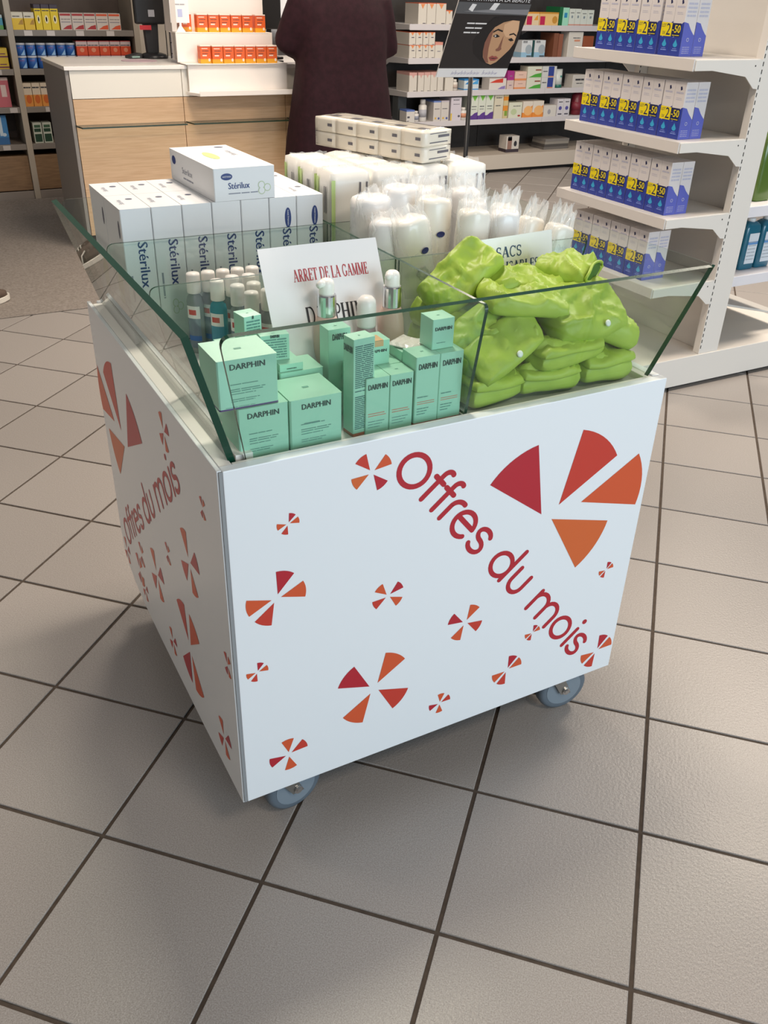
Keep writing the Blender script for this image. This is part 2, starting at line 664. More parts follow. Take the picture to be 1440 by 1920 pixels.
wall_m = noise_mat('wall_paint', '#bfb5a8', '#c6bcb0', 8, 0.8)
struct(MB().box(-4.5, 6.56, 0, 7.5, 6.7, 3.0).build('wall_back', wall_m))
struct(MB().box(-4.64, -3.2, 0, -4.5, 6.7, 3.0).build('wall_left', wall_m))

# ================================================================== DISPLAY CART
RED0, RED1, OR2, OR3 = mat('#b3202f', 0.35), mat('#c53a2c', 0.35), mat('#d2562e', 0.35), mat('#d2642f', 0.35)
INKS = [RED0, RED1, OR2, OR3]
W, D, ZB, ZT = 0.861, 0.872, 0.12, 0.814
cart = thing('display_cart', 'white wheeled promotion cart with flared glass bin and red and orange pinwheel print', 'display cart', (0, 0, 0))
fp = MB().box(0, 0, ZB, W, 0.018, ZT).build('front_panel', LAM, cart, bevel=0.0015)
lp = MB()
prof = [(0.004, ZB - 0.003), (0.25, ZB - 0.012), (0.55, ZB - 0.014), (0.68, ZB - 0.010), (0.77, ZB + 0.002), (0.83, ZB + 0.022), (0.862, ZB + 0.055), (0.874, ZB + 0.11), (0.874, ZT), (0.004, ZT)]
lp.prism(prof, lambda q: (-0.008, q[0], q[1]), lambda q: (-0.0002, q[0], q[1]))
sp_l = lp.build('side_panel', LAM, cart, bevel=0.0012)
MB().box(-0.0055, 0.0010, ZB, -0.0003, 0.0036, ZT - 0.001).build('corner_profile', mat('#8f9294', 0.4), cart)
MB().box(W - 0.018, 0.02, ZB, W, D - 0.02, ZT).build('side_panel', LAM, cart, bevel=0.0015)
MB().box(0.012, D - 0.018, ZB, W, D, ZT).build('back_panel', LAM, cart, bevel=0.0015)
dark_m = mat('#2c2f31', 0.7)
MB().box(0.012, 0.02, ZB + 0.012, W - 0.02, D - 0.02, ZB + 0.03).build('base_board', mat('#5d6062', 0.6), cart)
bin_m = mat('#c9cbc8', 0.5)
MB().box(0.012, 0.02, 0.776, W - 0.02, D - 0.02, 0.800).build('bin_floor', bin_m, cart)
# inner kerb strips inside the glass slot
kb = MB()
kb.box(0.0004, 0.0188, 0.792, 0.0205, D - 0.02, ZT - 0.0004)
kb.box(0.032, 0.034, 0.792, 0.060, D - 0.04, ZT + 0.0035)
kb.box(W - 0.034, 0.0188, 0.792, W - 0.0185, D - 0.02, ZT - 0.001)
kb.box(0.022, 0.0188, 0.792, W - 0.034, 0.025, ZT - 0.001)
kb.box(0.022, D - 0.03, 0.792, W - 0.034, D - 0.0185, ZT - 0.001)
kb.build('top_kerb', mat('#efece6', 0.3), cart, bevel=0.001)
MB().box(0.0207, 0.026, 0.792, 0.0318, D - 0.032, 0.8045).build('glass_slot', dark_m, cart)

# printed pinwheels and lettering on the two visible panels
PF = [(0.2447, 0.7571, 0.0363, [(125, 1), (30, 2), (205, 3), (305, 0)]), (0.0987, 0.6994, 0.0189, [(65, 0), (10, 2), (185, 2), (250, 1)]),
      (0.0736, 0.5630, 0.0518, [(70, 0), (5, 2), (185, 2), (240, 1)]), (0.2826, 0.5009, 0.0312, [(35, 0), (130, 2), (205, 1), (320, 2)]),
      (0.2592, 0.2945, 0.0795, [(140, 0), (55, 2), (320, 1), (235, 2)]), (0.0337, 0.4215, 0.0195, [(70, 0), (10, 2), (190, 2), (250, 1)]),
      (0.4097, 0.1940, 0.0244, [(85, 2), (20, 1), (190, 0), (270, 2)]), (0.0843, 0.2034, 0.0376, [(92, 2), (25, 1), (190, 0), (275, 2)]),
      (0.5702, 0.2185, 0.0360, [(70, 0), (22, 2), (200, 2), (250, 1)]), (0.8137, 0.1796, 0.0420, [(70, 0), (22, 2), (195, 2), (245, 1)]),
      (0.4541, 0.3823, 0.0400, [(60, 2), (150, 0), (330, 1), (240, 2)]), (0.7972, 0.4014, 0.0185, [(70, 0), (22, 2), (195, 2), (245, 1)]),
      (0.6244, 0.2973, 0.0185, [(70, 0), (22, 2), (195, 2), (245, 1)])]
BIG = [[(0.6049, 0.5853), (0.4803, 0.6774), (0.5775, 0.7355), 0], [(0.6441, 0.5962), (0.6762, 0.7452), (0.7701, 0.6728), 1],
       [(0.6981, 0.5884), (0.8261, 0.6645), (0.8429, 0.5465), 2], [(0.6315, 0.5678), (0.7758, 0.5266), (0.711, 0.433), 3]]
PL = [(0.2977, 0.7493, 0.0357), (0.0944, 0.7042, 0.0198), (0.2158, 0.5253, 0.0640), (0.3774, 0.4480, 0.0236), (0.5046, 0.3163, 0.0600),
      (0.6915, 0.2139, 0.0414), (0.6594, 0.1768, 0.0300), (0.2794, 0.2807, 0.1000), (0.4273, 0.1898, 0.0328), (0.0289, 0.4303, 0.0237),
      (0.0903, 0.2054, 0.0423), (0.6463, 0.2839, 0.0303), (0.8250, 0.1900, 0.0350)]


def wedge(mb, apex, p, q, fr, k):
    a0 = math.atan2(p[1] - apex[1], p[0] - apex[0])
    a1 = math.atan2(q[1] - apex[1], q[0] - apex[0])
    while a1 - a0 > PI:
        a1 -= 2 * PI
    while a1 - a0 < -PI:
        a1 += 2 * PI
    r0, r1 = math.dist(apex, p), math.dist(apex, q)
    n = 9
    pts = [apex] + [(apex[0] + (r0 + (r1 - r0) * i / n) * math.cos(a0 + (a1 - a0) * i / n), apex[1] + (r0 + (r1 - r0) * i / n) * math.sin(a0 + (a1 - a0) * i / n)) for i in range(n + 1)]
    mb.poly([fr(*t) for t in pts], k)


def pinwheel(parent, x, z, R, ws, fr):
    mb = MB()
    for a, k in ws:
        a = math.radians(a)
        ax, az = x + R * 0.16 * math.cos(a), z + R * 0.16 * math.sin(a)
        h = math.radians(22)
        wedge(mb, (ax, az), (ax + R * .86 * math.cos(a - h), az + R * .86 * math.sin(a - h)), (ax + R * .86 * math.cos(a + h), az + R * .86 * math.sin(a + h)), fr, k)
    mb.build('pinwheel_print', INKS, parent)


frF = lambda x, z: Vector((x, -0.0005 - LIFT[0], z))
frL = lambda y, z: Vector((-0.0085 - LIFT[0], y, z))
for x, z, R, ws in PF:
    pinwheel(fp, x, z, R, ws, frF)
mb = MB()
for a, p, q, k in BIG:
    wedge(mb, a, p, q, frF, k)
mb.build('pinwheel_print', INKS, fp)
bo, bd, bn = Vector((0.337, 0.6814)), Vector((0.6345, -0.7729)), Vector((0.7729, 0.6345))
offer_text(fp, lambda s, t: frF(*(bo + bd * s + bn * t)))
for i, (y, z, R) in enumerate(PL):
    rot = [(115, 1), (60, 2), (295, 2), (245, 0)] if i % 2 else [(110, 2), (30, 0), (290, 2), (225, 1)]
    pinwheel(sp_l, y, z, R, [(180 - a, k) for a, k in rot], frL)
mb = MB()
BIGL = [[(0.6347, 0.5667), (0.4861, 0.6423), (0.5794, 0.7116), 0], [(0.6838, 0.5836), (0.797, 0.6772), (0.694, 0.7342), 1],
        [(0.7464, 0.5792), (0.8625, 0.6709), (0.868, 0.560), 2], [(0.6714, 0.5506), (0.8291, 0.5271), (0.7664, 0.4365), 3]]
for a, p, q, k in BIGL:
    wedge(mb, a, p, q, frL, k)
mb.build('pinwheel_print', INKS, sp_l)
lo = Vector((0.700, 0.300))
ld = Vector((-0.569, 0.440)).normalized()
ln = Vector((0.440, 0.569)).normalized()
offer_text(sp_l, lambda s, t: frL(*(lo + ld * (s - 0.03) + ln * t)))


def pane(name, bl, br, tr, tl, t, nrm, rl=0.0, rr=0.0, parent=cart):
    """glass pane through four corners, rounded top corners, thickness t along nrm"""
    bl, br, tr, tl = map(Vector, (bl, br, tr, tl))
    pts = [bl, br]

    def corner(c, a, b, r):
        da, db = (a - c).normalized(), (b - c).normalized()
        p0, p1 = c + da * r, c + db * r
        return [(p0 * (1 - s) + c * s) * (1 - s) + (c * (1 - s) + p1 * s) * s for s in [i / 6 for i in range(7)]]
    pts += corner(tr, br, tl, rr) if rr else [tr]
    pts += corner(tl, tr, bl, rl) if rl else [tl]
    n = Vector(nrm).normalized() * (t / 2)
    mb = MB()
    mb.prism(pts, lambda q: q - n, lambda q: q + n, 0, 1)
    return mb.build(name, [GLASS, GEDGE], parent)


GB, GT, DT = 0.806, 1.022, 1.006
pane('glass_pane', (0.0265, 0.032, GB), (0.0265, 0.845, GB), (-0.037, 0.914, GT), (-0.037, 0.002, GT), 0.011, (1, 0, 0.28))
pane('glass_pane', (0.047, 0.030, GB), (0.833, 0.030, GB), (0.897, -0.016, GT), (0.003, -0.016, GT), 0.009, (0, 1, 0.2), 0.02, 0.004)
pane('glass_pane', (0.839, 0.032, GB), (0.839, 0.845, GB), (0.905, 0.914, GT), (0.905, -0.012, GT), 0.008, (-1, 0, 0.28))
pane('glass_pane', (0.035, 0.849, GB), (0.833, 0.849, GB), (0.893, 0.914, GT), (-0.025, 0.914, GT), 0.008, (0, -1, 0.28), 0.02, 0.02)
pane('glass_divider', (0.440, 0.036, GB), (0.440, 0.842, GB), (0.440, 0.890, DT), (0.440, -0.002, DT), 0.006, (1, 0, 0), 0.012, 0.012)
for yy in (0.288, 0.578):
    pane('glass_divider', (0.036, yy, GB), (0.4365, yy, GB), (0.4365, yy, DT), (-0.012, yy, DT), 0.005, (0, 1, 0), 0.02, 0.0)
    pane('glass_divider', (0.4435, yy, GB), (0.828, yy, GB), (0.876, yy, DT), (0.4435, yy, DT), 0.005, (0, 1, 0), 0.0, 0.02)

# casters
tyre_m = mat('#5f6a74', 0.45)
hub_m = mat('#7b8791', 0.4)
steel = mat('#a9a9a6', 0.35, 1.0)


def caster(x, y, ang, fork_dir):
    """part of the cart: plate and fork, with tyre, hub and axle bolt as sub-parts"""
    R = 0.061
    mb = MB()
    mb.box(-0.030, -0.029, 0.1285, 0.030, 0.029, 0.1315)
    mb.lathe([(0.018, 0.112), (0.018, 0.128)], 14)
    for s in (-1, 1):
        y0 = s * 0.024
        mb.prism([(-0.016, 0.112), (0.016, 0.112), (0.043, 0.052), (0.018, 0.052)], lambda q, y0=y0: (q[0], y0 - 0.0012, q[1]), lambda q, y0=y0: (q[0], y0 + 0.0012, q[1]))
    mb.box(-0.018, -0.026, 0.110, 0.018, 0.026, 0.113)
    c = mb.build('caster', steel, cart, loc=(x, y, 0), rot=(0, 0, ang))
    cx, cz = 0.029, R
    w = MB()

    def wheel(prof, n=28):
        rs = []
        for r, a in prof:
            rs.append([(cx + r * math.cos(2 * PI * i / n), a, cz + r * math.sin(2 * PI * i / n)) for i in range(n)])
        return rs
    w.rings(wheel([(0.042, -0.016), (0.052, -0.0165), (0.058, -0.013), (R, -0.006), (R, 0.006), (0.058, 0.013), (0.052, 0.0165), (0.042, 0.016)]))
    w.build('wheel_tyre', tyre_m, c, smooth=True)
    h = MB()
    h.rings(wheel([(0.044, -0.0168), (0.040, -0.012), (0.016, -0.011), (0.013, -0.019)]))
    h.rings(wheel([(0.044, 0.0168), (0.040, 0.012), (0.016, 0.011), (0.013, 0.019)][::-1]))
    h.build('wheel_hub', hub_m, c)
    b = MB()
    b.rings(wheel([(0.006, -0.031), (0.006, 0.031)], 6))
    b.rings(wheel([(0.009, -0.0285), (0.009, -0.0255)], 12))
    b.rings(wheel([(0.009, 0.0255), (0.009, 0.0285)], 12))
    b.build('axle_bolt', CHROME, c)


caster(0.742, 0.052, math.radians(-6), 1)
caster(0.082, 0.056, math.radians(8), 1)
caster(0.77, 0.79, math.radians(30), 1)
caster(0.10, 0.79, math.radians(-20), 1)

ZF = 0.8003   # top of the bin floor
# ------------------------------------------------------------------ mint cosmetic cartons
MINT, MINT2, INK = '#a2d8c0', '#abdec8', '#24433f'
BR = 'DARPHIN'


def mint(label, x, y, z, w, d, h, stripe=None, rz=0.0, name='cosmetic_carton', side_text=False, tz=0.80, tw=0.62, rows=None, extra=()):
    cols = [MINT, MINT2, INK, stripe or MINT, '#c58a74', '#6f9a90', '#cfa77a', '#e9e1d4']
    bands = [(0, 0.034, 3)] if stripe else []
    rr = rows if rows is not None else [(.2, .66, .50, .014), (.2, .78, .40, .014), (.2, .74, .36, .014), (.2, .62, .31, .012), (.2, .68, .20, .012), (.2, .6, .16, .012), (.1, .6, .05, .008)]
    t = carton(name, label, 'carton', (x, y, z), w, d, h, cols, bands, extra, [(BR, 2, 0.5, tz, tw, 0.074 * min(1.6, 0.09 / h + .35))], rr, rz, 'mint green cosmetic cartons in the cart', 0.38, '#5c8f84')
    # flap line and tuck tab on the lid
    mb = MB()
    mb.poly([(-w * .06, d * .45, h + E_), (w * .06, d * .45, h + E_), (w * .06, d * .52, h + E_), (-w * .06, d * .52, h + E_)])
    mb.build('lid_mark', mat('#5f9f8c', 0.5), t)
    if side_text:
        pm = MB()
        n = int(h / 0.0032)
        for k in range(4, n - 3):
            if k % 19 == 9:
                continue
            lines(pm, (w * .5 + E_, d * .1, k * 0.0032), (0, 1, 0), (0, 0, 1), [(0, d * .8, 0, 0.0016)])
        pm.build('side_print', mat('#3f6d68', 0.6), t)
    return t


mint('wide mint carton on the bin floor at the front left corner, below a larger carton', 0.0825, 0.043, ZF, 0.080, 0.080, 0.085, tw=0.62)
mint('large mint carton with a purple base line, stacked at the front left corner', 0.063, 0.046, ZF + 0.0856, 0.092, 0.084, 0.077, '#5a4a78', tw=0.58)
mint('square mint carton with a blue base line beside the front glass', 0.1680, 0.041, ZF, 0.087, 0.086, 0.085, '#2d63b8', tw=0.55,
     extra=[('r', 5, .26, .50, .56, .53)])
mint('tall slim mint carton with a fine-print side, nearest the front glass', 0.2325, 0.062, ZF, 0.030, 0.039, 0.163, '#b0694c', rz=math.radians(-84), side_text=False, tz=0.86, tw=0.8, rows=[])
# its right-hand face carries dense fine print
t = mint('tall slim mint carton standing behind the fine-print one', 0.2530, 0.1365, ZF, 0.040, 0.034, 0.150, rows=[], tz=0.88)
for nm, x, lab in (('a', 0.2770, 'short mint carton with pale orange print, left one of the front pair'), ('b', 0.3205, 'short mint carton with pale orange print, right one of the front pair')):
    mint(lab, x, 0.046, ZF, 0.0425, 0.042, 0.096, tz=0.80, tw=0.8, extra=[('r', 4, .1, .36, .8, .375), ('r', 4, .1, .32, .86, .335)], rows=[(.1, .8, .22, .012), (.1, .7, .17, .012), (.1, .6, .12, .01)])
    mint('mint carton in the second row behind the ' + ('left' if nm == 'a' else 'right') + ' short front carton', x, 0.0900, ZF, 0.0425, 0.042, 0.096, tz=0.80, tw=0.8, rows=[])
mint('small mint carton with a tan sticker lying on the short cartons', 0.2990, 0.094, ZF + 0.0965, 0.047, 0.040, 0.040, tz=0.52, tw=0.75, rows=[], extra=[('r', 6, .25, .76, .75, 1.0)])
st = MB().poly([(-.012, .0, .0405), (.012, .0, .0405), (.012, .026, .0405), (-.012, .026, .0405)])
so = st.build('price_sticker', mat('#cda878', 0.6), bpy.data.objects[[o.name for o in bpy.data.objects if o.get('label') == 'small mint carton with a tan sticker lying on the short cartons'][0]])
for i, x in enumerate((0.3660, 0.4110)):
    lab = ('left' if i == 0 else 'right') + ' tall mint carton with a rust base line beside the glass divider'
    mint(lab, x, 0.043, ZF, 0.0445, 0.046, 0.119, '#b4583c', tz=0.82, tw=0.76, extra=[('r', 4, .1, .34, .84, .35), ('r', 4, .1, .31, .84, .32)], rows=[(.1, .55, .41, .014), (.1, .6, .24, .012), (.1, .55, .20, .012), (.1, .45, .16, .012)])
    mint('tall mint carton in the second row behind the ' + ('left' if i == 0 else 'right') + ' rust-lined carton', x, 0.0910, ZF, 0.0445, 0.046, 0.112, rows=[])
mint('small upright mint carton standing on top of the rust-lined cartons', 0.4030, 0.062, ZF + 0.1196, 0.041, 0.040, 0.050, tz=0.62, tw=0.75, rows=[(.2, .6, .2, .02)])
# back left group of the front cell
mint('mint carton stacked at the bottom behind the front left cartons', 0.098, 0.134, ZF, 0.090, 0.060, 0.092, rows=[])
mint('mint carton with dark fine-print face leaning on a flat carton', 0.150, 0.158, ZF + 0.105, 0.047, 0.020, 0.042, rz=math.radians(-6), rows=[(.1, .9, k / 10, .05) for k in range(1, 9)], tz=0.9, tw=0.3)
mint('flat mint carton lying behind the blue-lined carton', 0.168, 0.136, ZF + 0.0925, 0.040, 0.062, 0.012, rows=[], tz=0.3, tw=0.4)
mint('mint carton at the back, under the flat one', 0.184, 0.132, ZF, 0.075, 0.062, 0.092, rows=[])
mint('small cube-shaped mint carton standing in front of the gel bottles', 0.130, 0.200, ZF + 0.118, 0.031, 0.036, 0.050, rz=math.radians(8), rows=[(.12, .9, k / 10, .05) for k in range(1, 9)], tz=0.9, tw=0.1)
mint('mint carton hidden low under the small cube-shaped one', 0.118, 0.198, ZF, 0.075, 0.06, 0.117, rows=[])
# dense print face of the tall carton, as a part of it
tall = [o for o in bpy.data.objects if o.get('label') == 'tall slim mint carton with a fine-print side, nearest the front glass'][0]
pm = MB()
for k in range(4, 48):
    if k in (22, 23, 25):
        continue
    lines(pm, (0.0154, 0.003, k * 0.0032), (0, 1, 0), (0, 0, 1), [(0, 0.033, 0, 0.0017)])
pm.build('side_print', mat('#41706c', 0.6), tall)

# flat sachet lying between the cartons
sm = MB()
n = 8
P_ = [[(-.026 + .052 * i / n, -.026 + .052 * j / n, 0.004 + 0.003 * noise.noise((i * .9, j * .9, 3)) if 0 < i < n and 0 < j < n else 0.001) for i in range(n + 1)] for j in range(n + 1)]
for j in range(n):
    for i in range(n):
        sm.poly([P_[j][i], P_[j][i + 1], P_[j + 1][i + 1], P_[j + 1][i]])
sm.box(-.026, -.026, -.0005, .026, .026, .0009)
s_o = sm.build('sample_sachet', mat('#d9d6cf', 0.25), loc=(0.3700, 0.1190, ZF + 0.1148), rot=(0, 0, math.radians(30)))
tag(s_o, 'crinkled white sachet lying on the cartons beside the glass divider', 'sachet')

# ------------------------------------------------------------------ lotion bottles
PINK = mat('#d9b9a9', 0.35)


def lotion(label, x, y, pump=True, bodyc=PINK, rot=0.0):
    t = thing('lotion_bottle', label, 'bottle', (x, y, ZF), (0, 0, rot), 'lotion bottles in front of the paper sign')
    if pump:
        b = MB()
        b.lathe([(0.024, 0), (0.0262, 0.004), (0.0265, 0.05), (0.0250, 0.09), (0.0215, 0.128), (0.0180, 0.144), (0.0160, 0.150)], 24)
        b.build('bottle_body', bodyc, t, smooth=True)
        b = MB()
        b.lathe([(0.0158, 0.150), (0.0162, 0.151), (0.0162, 0.184), (0.0152, 0.186)], 24)
        b.build('metal_collar', CHROME, t, smooth=False)
        b = MB()
        b.lathe([(0.0125, 0.186), (0.0130, 0.189), (0.0128, 0.203), (0.0112, 0.2085), (0.0075, 0.2115), (0.002, 0.2125)], 20)
        b.tube([(0, 0, 0.203), (-0.012, -0.006, 0.206), (-0.019, -0.009, 0.204)], [0.007, 0.0062, 0.005], 10)
        b.build('pump_head', mat('#f3efe8', 0.3), t, smooth=True)
        p = MB()
        for k, (zz, wd, s) in enumerate(((0.088, 0.020, BR),)):
            vs_, fs_, x0, x1 = text_geo(s)
            sc = wd / (x1 - x0)
            pts = []
            for q in vs_:
                a = -PI / 2 - 0.35 + ((q[0] - x0) - (x1 - x0) / 2) * sc / 0.0252 + 0.25
                pts.append((0.0256 * math.cos(a), 0.0256 * math.sin(a), zz + q[1] * sc * 1.2))
            p.add(pts, fs_)
        p.build('front_print', mat('#54463f', 0.6), t)
    else:
        b = MB()
        b.lathe([(0.020, 0), (0.0215, 0.004), (0.0215, 0.07), (0.0195, 0.10), (0.0155, 0.122), (0.0150, 0.126)], 24)
        b.build('bottle_body', bodyc, t, smooth=True)
        b = MB()
        b.lathe([(0.0164, 0.1245), (0.0166, 0.128), (0.0164, 0.160), (0.0150, 0.170), (0.010, 0.1755), (0.003, 0.177)], 24)
        b.build('bottle_cap', mat('#efebe6', 0.3), t, smooth=True)
    return t


lotion('pale pink pump bottle with a chrome collar, left of the capped bottle', 0.262, 0.205, rot=math.radians(0))
lotion('pale pink pump bottle with a chrome collar beside the glass divider', 0.385, 0.205, rot=math.radians(10))
lotion('mauve bottle with a rounded white cap between the two pump bottles', 0.333, 0.198, False, mat('#a88f92', 0.3))

# ------------------------------------------------------------------ paper signs
paper = mat('#edeaea', 0.25, spec=0.6)


def sheet(name, label, bl, br, tr, tl, writer, curl=0.0):
    bl, br, tr, tl = map(Vector, (bl, br, tr, tl))
    root = thing(name, label, 'sign', (bl + br) / 2)
    o = (bl + br) / 2
    u = (br - bl).normalized()
    nrm = u.cross((tl - bl)).normalized()
    mb = MB()
    N, M = 10, 8

    def P(s, t, off=0.0):
        a = bl.lerp(br, s).lerp(tl.lerp(tr, s), t)
        return a + nrm * (curl * math.sin(PI * s) * t + off) - o
    for sd, off in ((0, 0.0), (1, -0.0004)):
        for i in range(N):
            for j in range(M):
                q = [P(i / N, j / M, off), P((i + 1) / N, j / M, off), P((i + 1) / N, (j + 1) / M, off), P(i / N, (j + 1) / M, off)]
                mb.poly(q if sd == 0 else q[::-1])
    mb.build('sheet', paper, root, smooth=True)
    for job in writer:
        w = MB()
        job(w, lambda s, t, z=0.0: P(s, t, 0.0008 + z))
        w.build('lettering_line', [mat('#b3303a', 0.5), mat('#17171b', 0.5), mat('#28456b', 0.5)], root)
    return root


def warp_text(w, s, fr, sc, tc, wd, ht, mi):
    """serif text in sheet coordinates"""
    t = MB()
    serif_text(t, s, (0, 0, 0), (1, 0, 0), (0, 1, 0), wd, ht, 0)
    w.add([fr(sc + p[0], tc + p[1], p[2]) for p in t.v], t.f, mi)


wr1 = [lambda w, fr: warp_text(w, 'ARRET DE LA GAMME', fr, 0.56, 0.785, 0.64, 0.072, 0),
       lambda w, fr: warp_text(w, BR, fr, 0.53, 0.525, 0.50, 0.105, 1),
       lambda w, fr: w.poly([fr(.42, .165), fr(.48, .165), fr(.48, .205), fr(.42, .205)], 1)]
sheet('paper_sign', 'white paper sign about an end of range, leaning behind the lotion bottles', (0.173, 0.160, ZF), (0.392, 0.160, ZF), (0.390, 0.279, 1.050), (0.172, 0.279, 1.050), wr1, 0.004)


wr2 = [lambda w, fr: warp_text(w, 'SACS', fr, 0.44, 0.74, 0.32, 0.135, 2),
       lambda w, fr: warp_text(w, 'REUTILISABLES', fr, 0.42, 0.56, 0.80, 0.125, 2)]
sheet('paper_sign', 'white paper sign for reusable bags standing behind the green pouches', (0.597, 0.262, 0.88), (0.787, 0.262, 0.88), (0.775, 0.281, 1.030), (0.593, 0.281, 1.024), wr2, 0.003)

# ------------------------------------------------------------------ gel bottles
cap_m = mat('#ece8e2', 0.35)
gel_clear = glass_mat('clear_gel', (0.80, 0.82, 0.84), 0.08, 1.4, 1.0)


def gel_material(name, col, alpha):
    m = bpy.data.materials.new(name)
    m.use_nodes = True
    nt = m.node_tree
    b = nt.nodes['Principled BSDF']
    b.inputs['Base Color'].default_value = lin(col)
    b.inputs['Roughness'].default_value = 0.12
    tr = nt.nodes.new('ShaderNodeBsdfTransparent')
    tr.inputs['Color'].default_value = tuple(0.5 + 0.5 * c for c in lin(col)[:3]) + (1,)
    mx = nt.nodes.new('ShaderNodeMixShader')
    mx.inputs[0].default_value = alpha
    nt.links.new(tr.outputs[0], mx.inputs[1])
    nt.links.new(b.outputs[0], mx.inputs[2])
    nt.links.new(mx.outputs[0], nt.nodes['Material Output'].inputs['Surface'])
    return m


GELC = gel_material('clear_gel_plastic', '#a3a7aa', 0.55)
GELT = gel_material('teal_gel_plastic', '#2f97ad', 0.8)


def gel_proto(gm, label, loc):
    t = thing('gel_bottle', label, 'bottle', loc, (0, 0, math.radians(-40)), 'hand gel bottles in the cart')
    b = MB()
    b.lathe([(0.0135, 0), (0.0160, 0.003), (0.0165, 0.05), (0.0165, 0.100), (0.0145, 0.110), (0.0090, 0.116), (0.0085, 0.120)], 22, sx=1.0, sy=0.70)
    b.build('bottle_body', gm, t, smooth=True)
    b = MB()
    b.lathe([(0.0128, 0.118), (0.0132, 0.120), (0.0130, 0.151), (0.0120, 0.1545), (0.004, 0.156)], 20)
    b.build('flip_cap', cap_m, t, smooth=True)
    p = MB()

    def lab(a0, a1, z0, z1, mi, k=1.012):
        n = 6
        for i in range(n):
            q = []
            for (f, zz) in ((i, z0), (i + 1, z0), (i + 1, z1), (i, z1)):
                a = a0 + (a1 - a0) * f / n
                q.append((0.0165 * k * math.cos(a), 0.0165 * 0.7 * k * math.sin(a), zz))
            p.poly(q, mi)
    lab(-PI * .80, -PI * .25, 0.012, 0.092, 0)
    lab(-PI * .80, -PI * .25, 0.070, 0.094, 1, 1.02)
    lab(-PI * .70, -PI * .40, 0.077, 0.087, 2, 1.03)
    lab(-PI * .80, -PI * .25, 0.026, 0.036, 3, 1.02)
    p.build('wrap_label', [mat('#6f7b8e', 0.4) if gm is GELC else mat('#2c86a6', 0.4), mat('#f0eeec', 0.4), mat('#cf3335', 0.4), mat('#2b63b5', 0.4)], t)
    return t


gel0 = gel_proto(GELC, 'clear hand gel bottle, leftmost of the back row by the mint cartons', (0.130, 0.515, ZF))
gelt = gel_proto(GELT, 'teal blue hand gel bottle among the clear ones', (0.156, 0.455, ZF))
for (x, y, lab) in ((0.159, 0.515, 'clear hand gel bottle, second from left in the back row'), (0.188, 0.514, 'clear hand gel bottle, third from left in the back row'),
                    (0.217, 0.514, 'clear hand gel bottle, fourth from left in the back row'), (0.246, 0.512, 'clear hand gel bottle at the right end of the back row, by the sign'),
                    (0.190, 0.468, 'clear hand gel bottle just right of and behind the teal one'), (0.222, 0.466, 'clear hand gel bottle right end of the second row, by the sign'),
                    (0.180, 0.412, 'clear hand gel bottle in front, diagonally right of the teal one'), (0.212, 0.414, 'clear hand gel bottle in the third row, partly behind the sign edge'),
                    (0.188, 0.362, 'clear hand gel bottle nearest the front, behind the cube-shaped carton'), (0.221, 0.366, 'clear hand gel bottle touching the left edge of the paper sign')):
    dup(gel0, lab, (x, y, ZF), (0, 0, math.radians(-40 + random.uniform(-12, 12))))

# ------------------------------------------------------------------ gauze cartons (white, dark blue lettering)
GW, GD, GH = 0.0571, 0.1265, 0.262
BLUE = mat('#243a78', 0.45)
GREEN = mat('#a9cf5a', 0.5)
PALEG = mat('#b9c8a4', 0.6)
BOXW = mat('#e4e5e7', 0.4)
GREYT = mat('#8f93a0', 0.6)


def oval(mb, c, u, v, a, b, mi):
    c, u, v = Vector(c), Vector(u), Vector(v)
    mb.poly([c + u * a * math.cos(k * PI / 10) + v * b * math.sin(k * PI / 10) for k in range(20)], mi)


def gauze_proto():
    t = thing('gauze_carton', '', 'carton', (0, 0, 0), group='white gauze cartons in the cart')
    mb = MB()
    carton_mesh(mb, GW, GD, GH, [])
    mb.build('carton_body', BOXW, t, bevel=0.0014, seg=1)
    y = -E_
    p = MB()
    # lettering reads downwards on the front
    put_text(p, 'Stérilux', (-0.002, y, 0.158), (0, 0, -1), (1, 0, 0), 0.086, 0.0185, 0, bold=0.0005)
    p.build('brand_lettering', BLUE, t)
    p = MB()
    for k in range(3):
        oval(p, (0.004 + 0.006 * math.cos(k * 2.1), y * (1 + .02 * k), 0.072 + 0.008 * math.sin(k * 2.1)), (1, 0, 0), (0, 0, 1), 0.006, 0.008, 0)
        oval(p, (0.004 + 0.006 * math.cos(k * 2.1), y * (1.4 + .02 * k), 0.072 + 0.008 * math.sin(k * 2.1)), (1, 0, 0), (0, 0, 1), 0.0048, 0.0068, 1)
    p.build('leaf_print', [PALEG, BOXW], t)
    p = MB()
    lines(p, (-0.021, y, 0.140), (0, 0, -1), (1, 0, 0), [(0, 0.05, 0, 0.0035)], 0)
    p.build('fine_print', GREYT, t)
    z = GH + E_
    p = MB()
    oval(p, (0.010, 0.085, z), (1, 0, 0), (0, 1, 0), 0.0065, 0.0065, 1)
    put_text(p, 'Stérilux', (-0.008, 0.062, z), (0, 1, 0), (-1, 0, 0), 0.040, 0.010, 0)
    p.build('lid_print', [GREYT, mat('#5b6175', 0.5)], t)
    x = -GW / 2 - E_
    p = MB()
    oval(p, (x, 0.020, 0.222), (0, -1, 0), (0, 0, 1), 0.0060, 0.0165, 0)
    p.build('side_logo', mat('#6a6a78', 0.5), t)
    p = MB()
    for k in range(5):
        oval(p, (x - k * 2e-5, 0.062 + 0.014 * math.cos(k * 1.3), 0.10 + 0.018 * math.sin(k * 1.3)), (0, -1, 0), (0, 0, 1), 0.012, 0.015, 0)
    p.build('side_print', mat('#d5dcb4', 0.6), t)
    return t


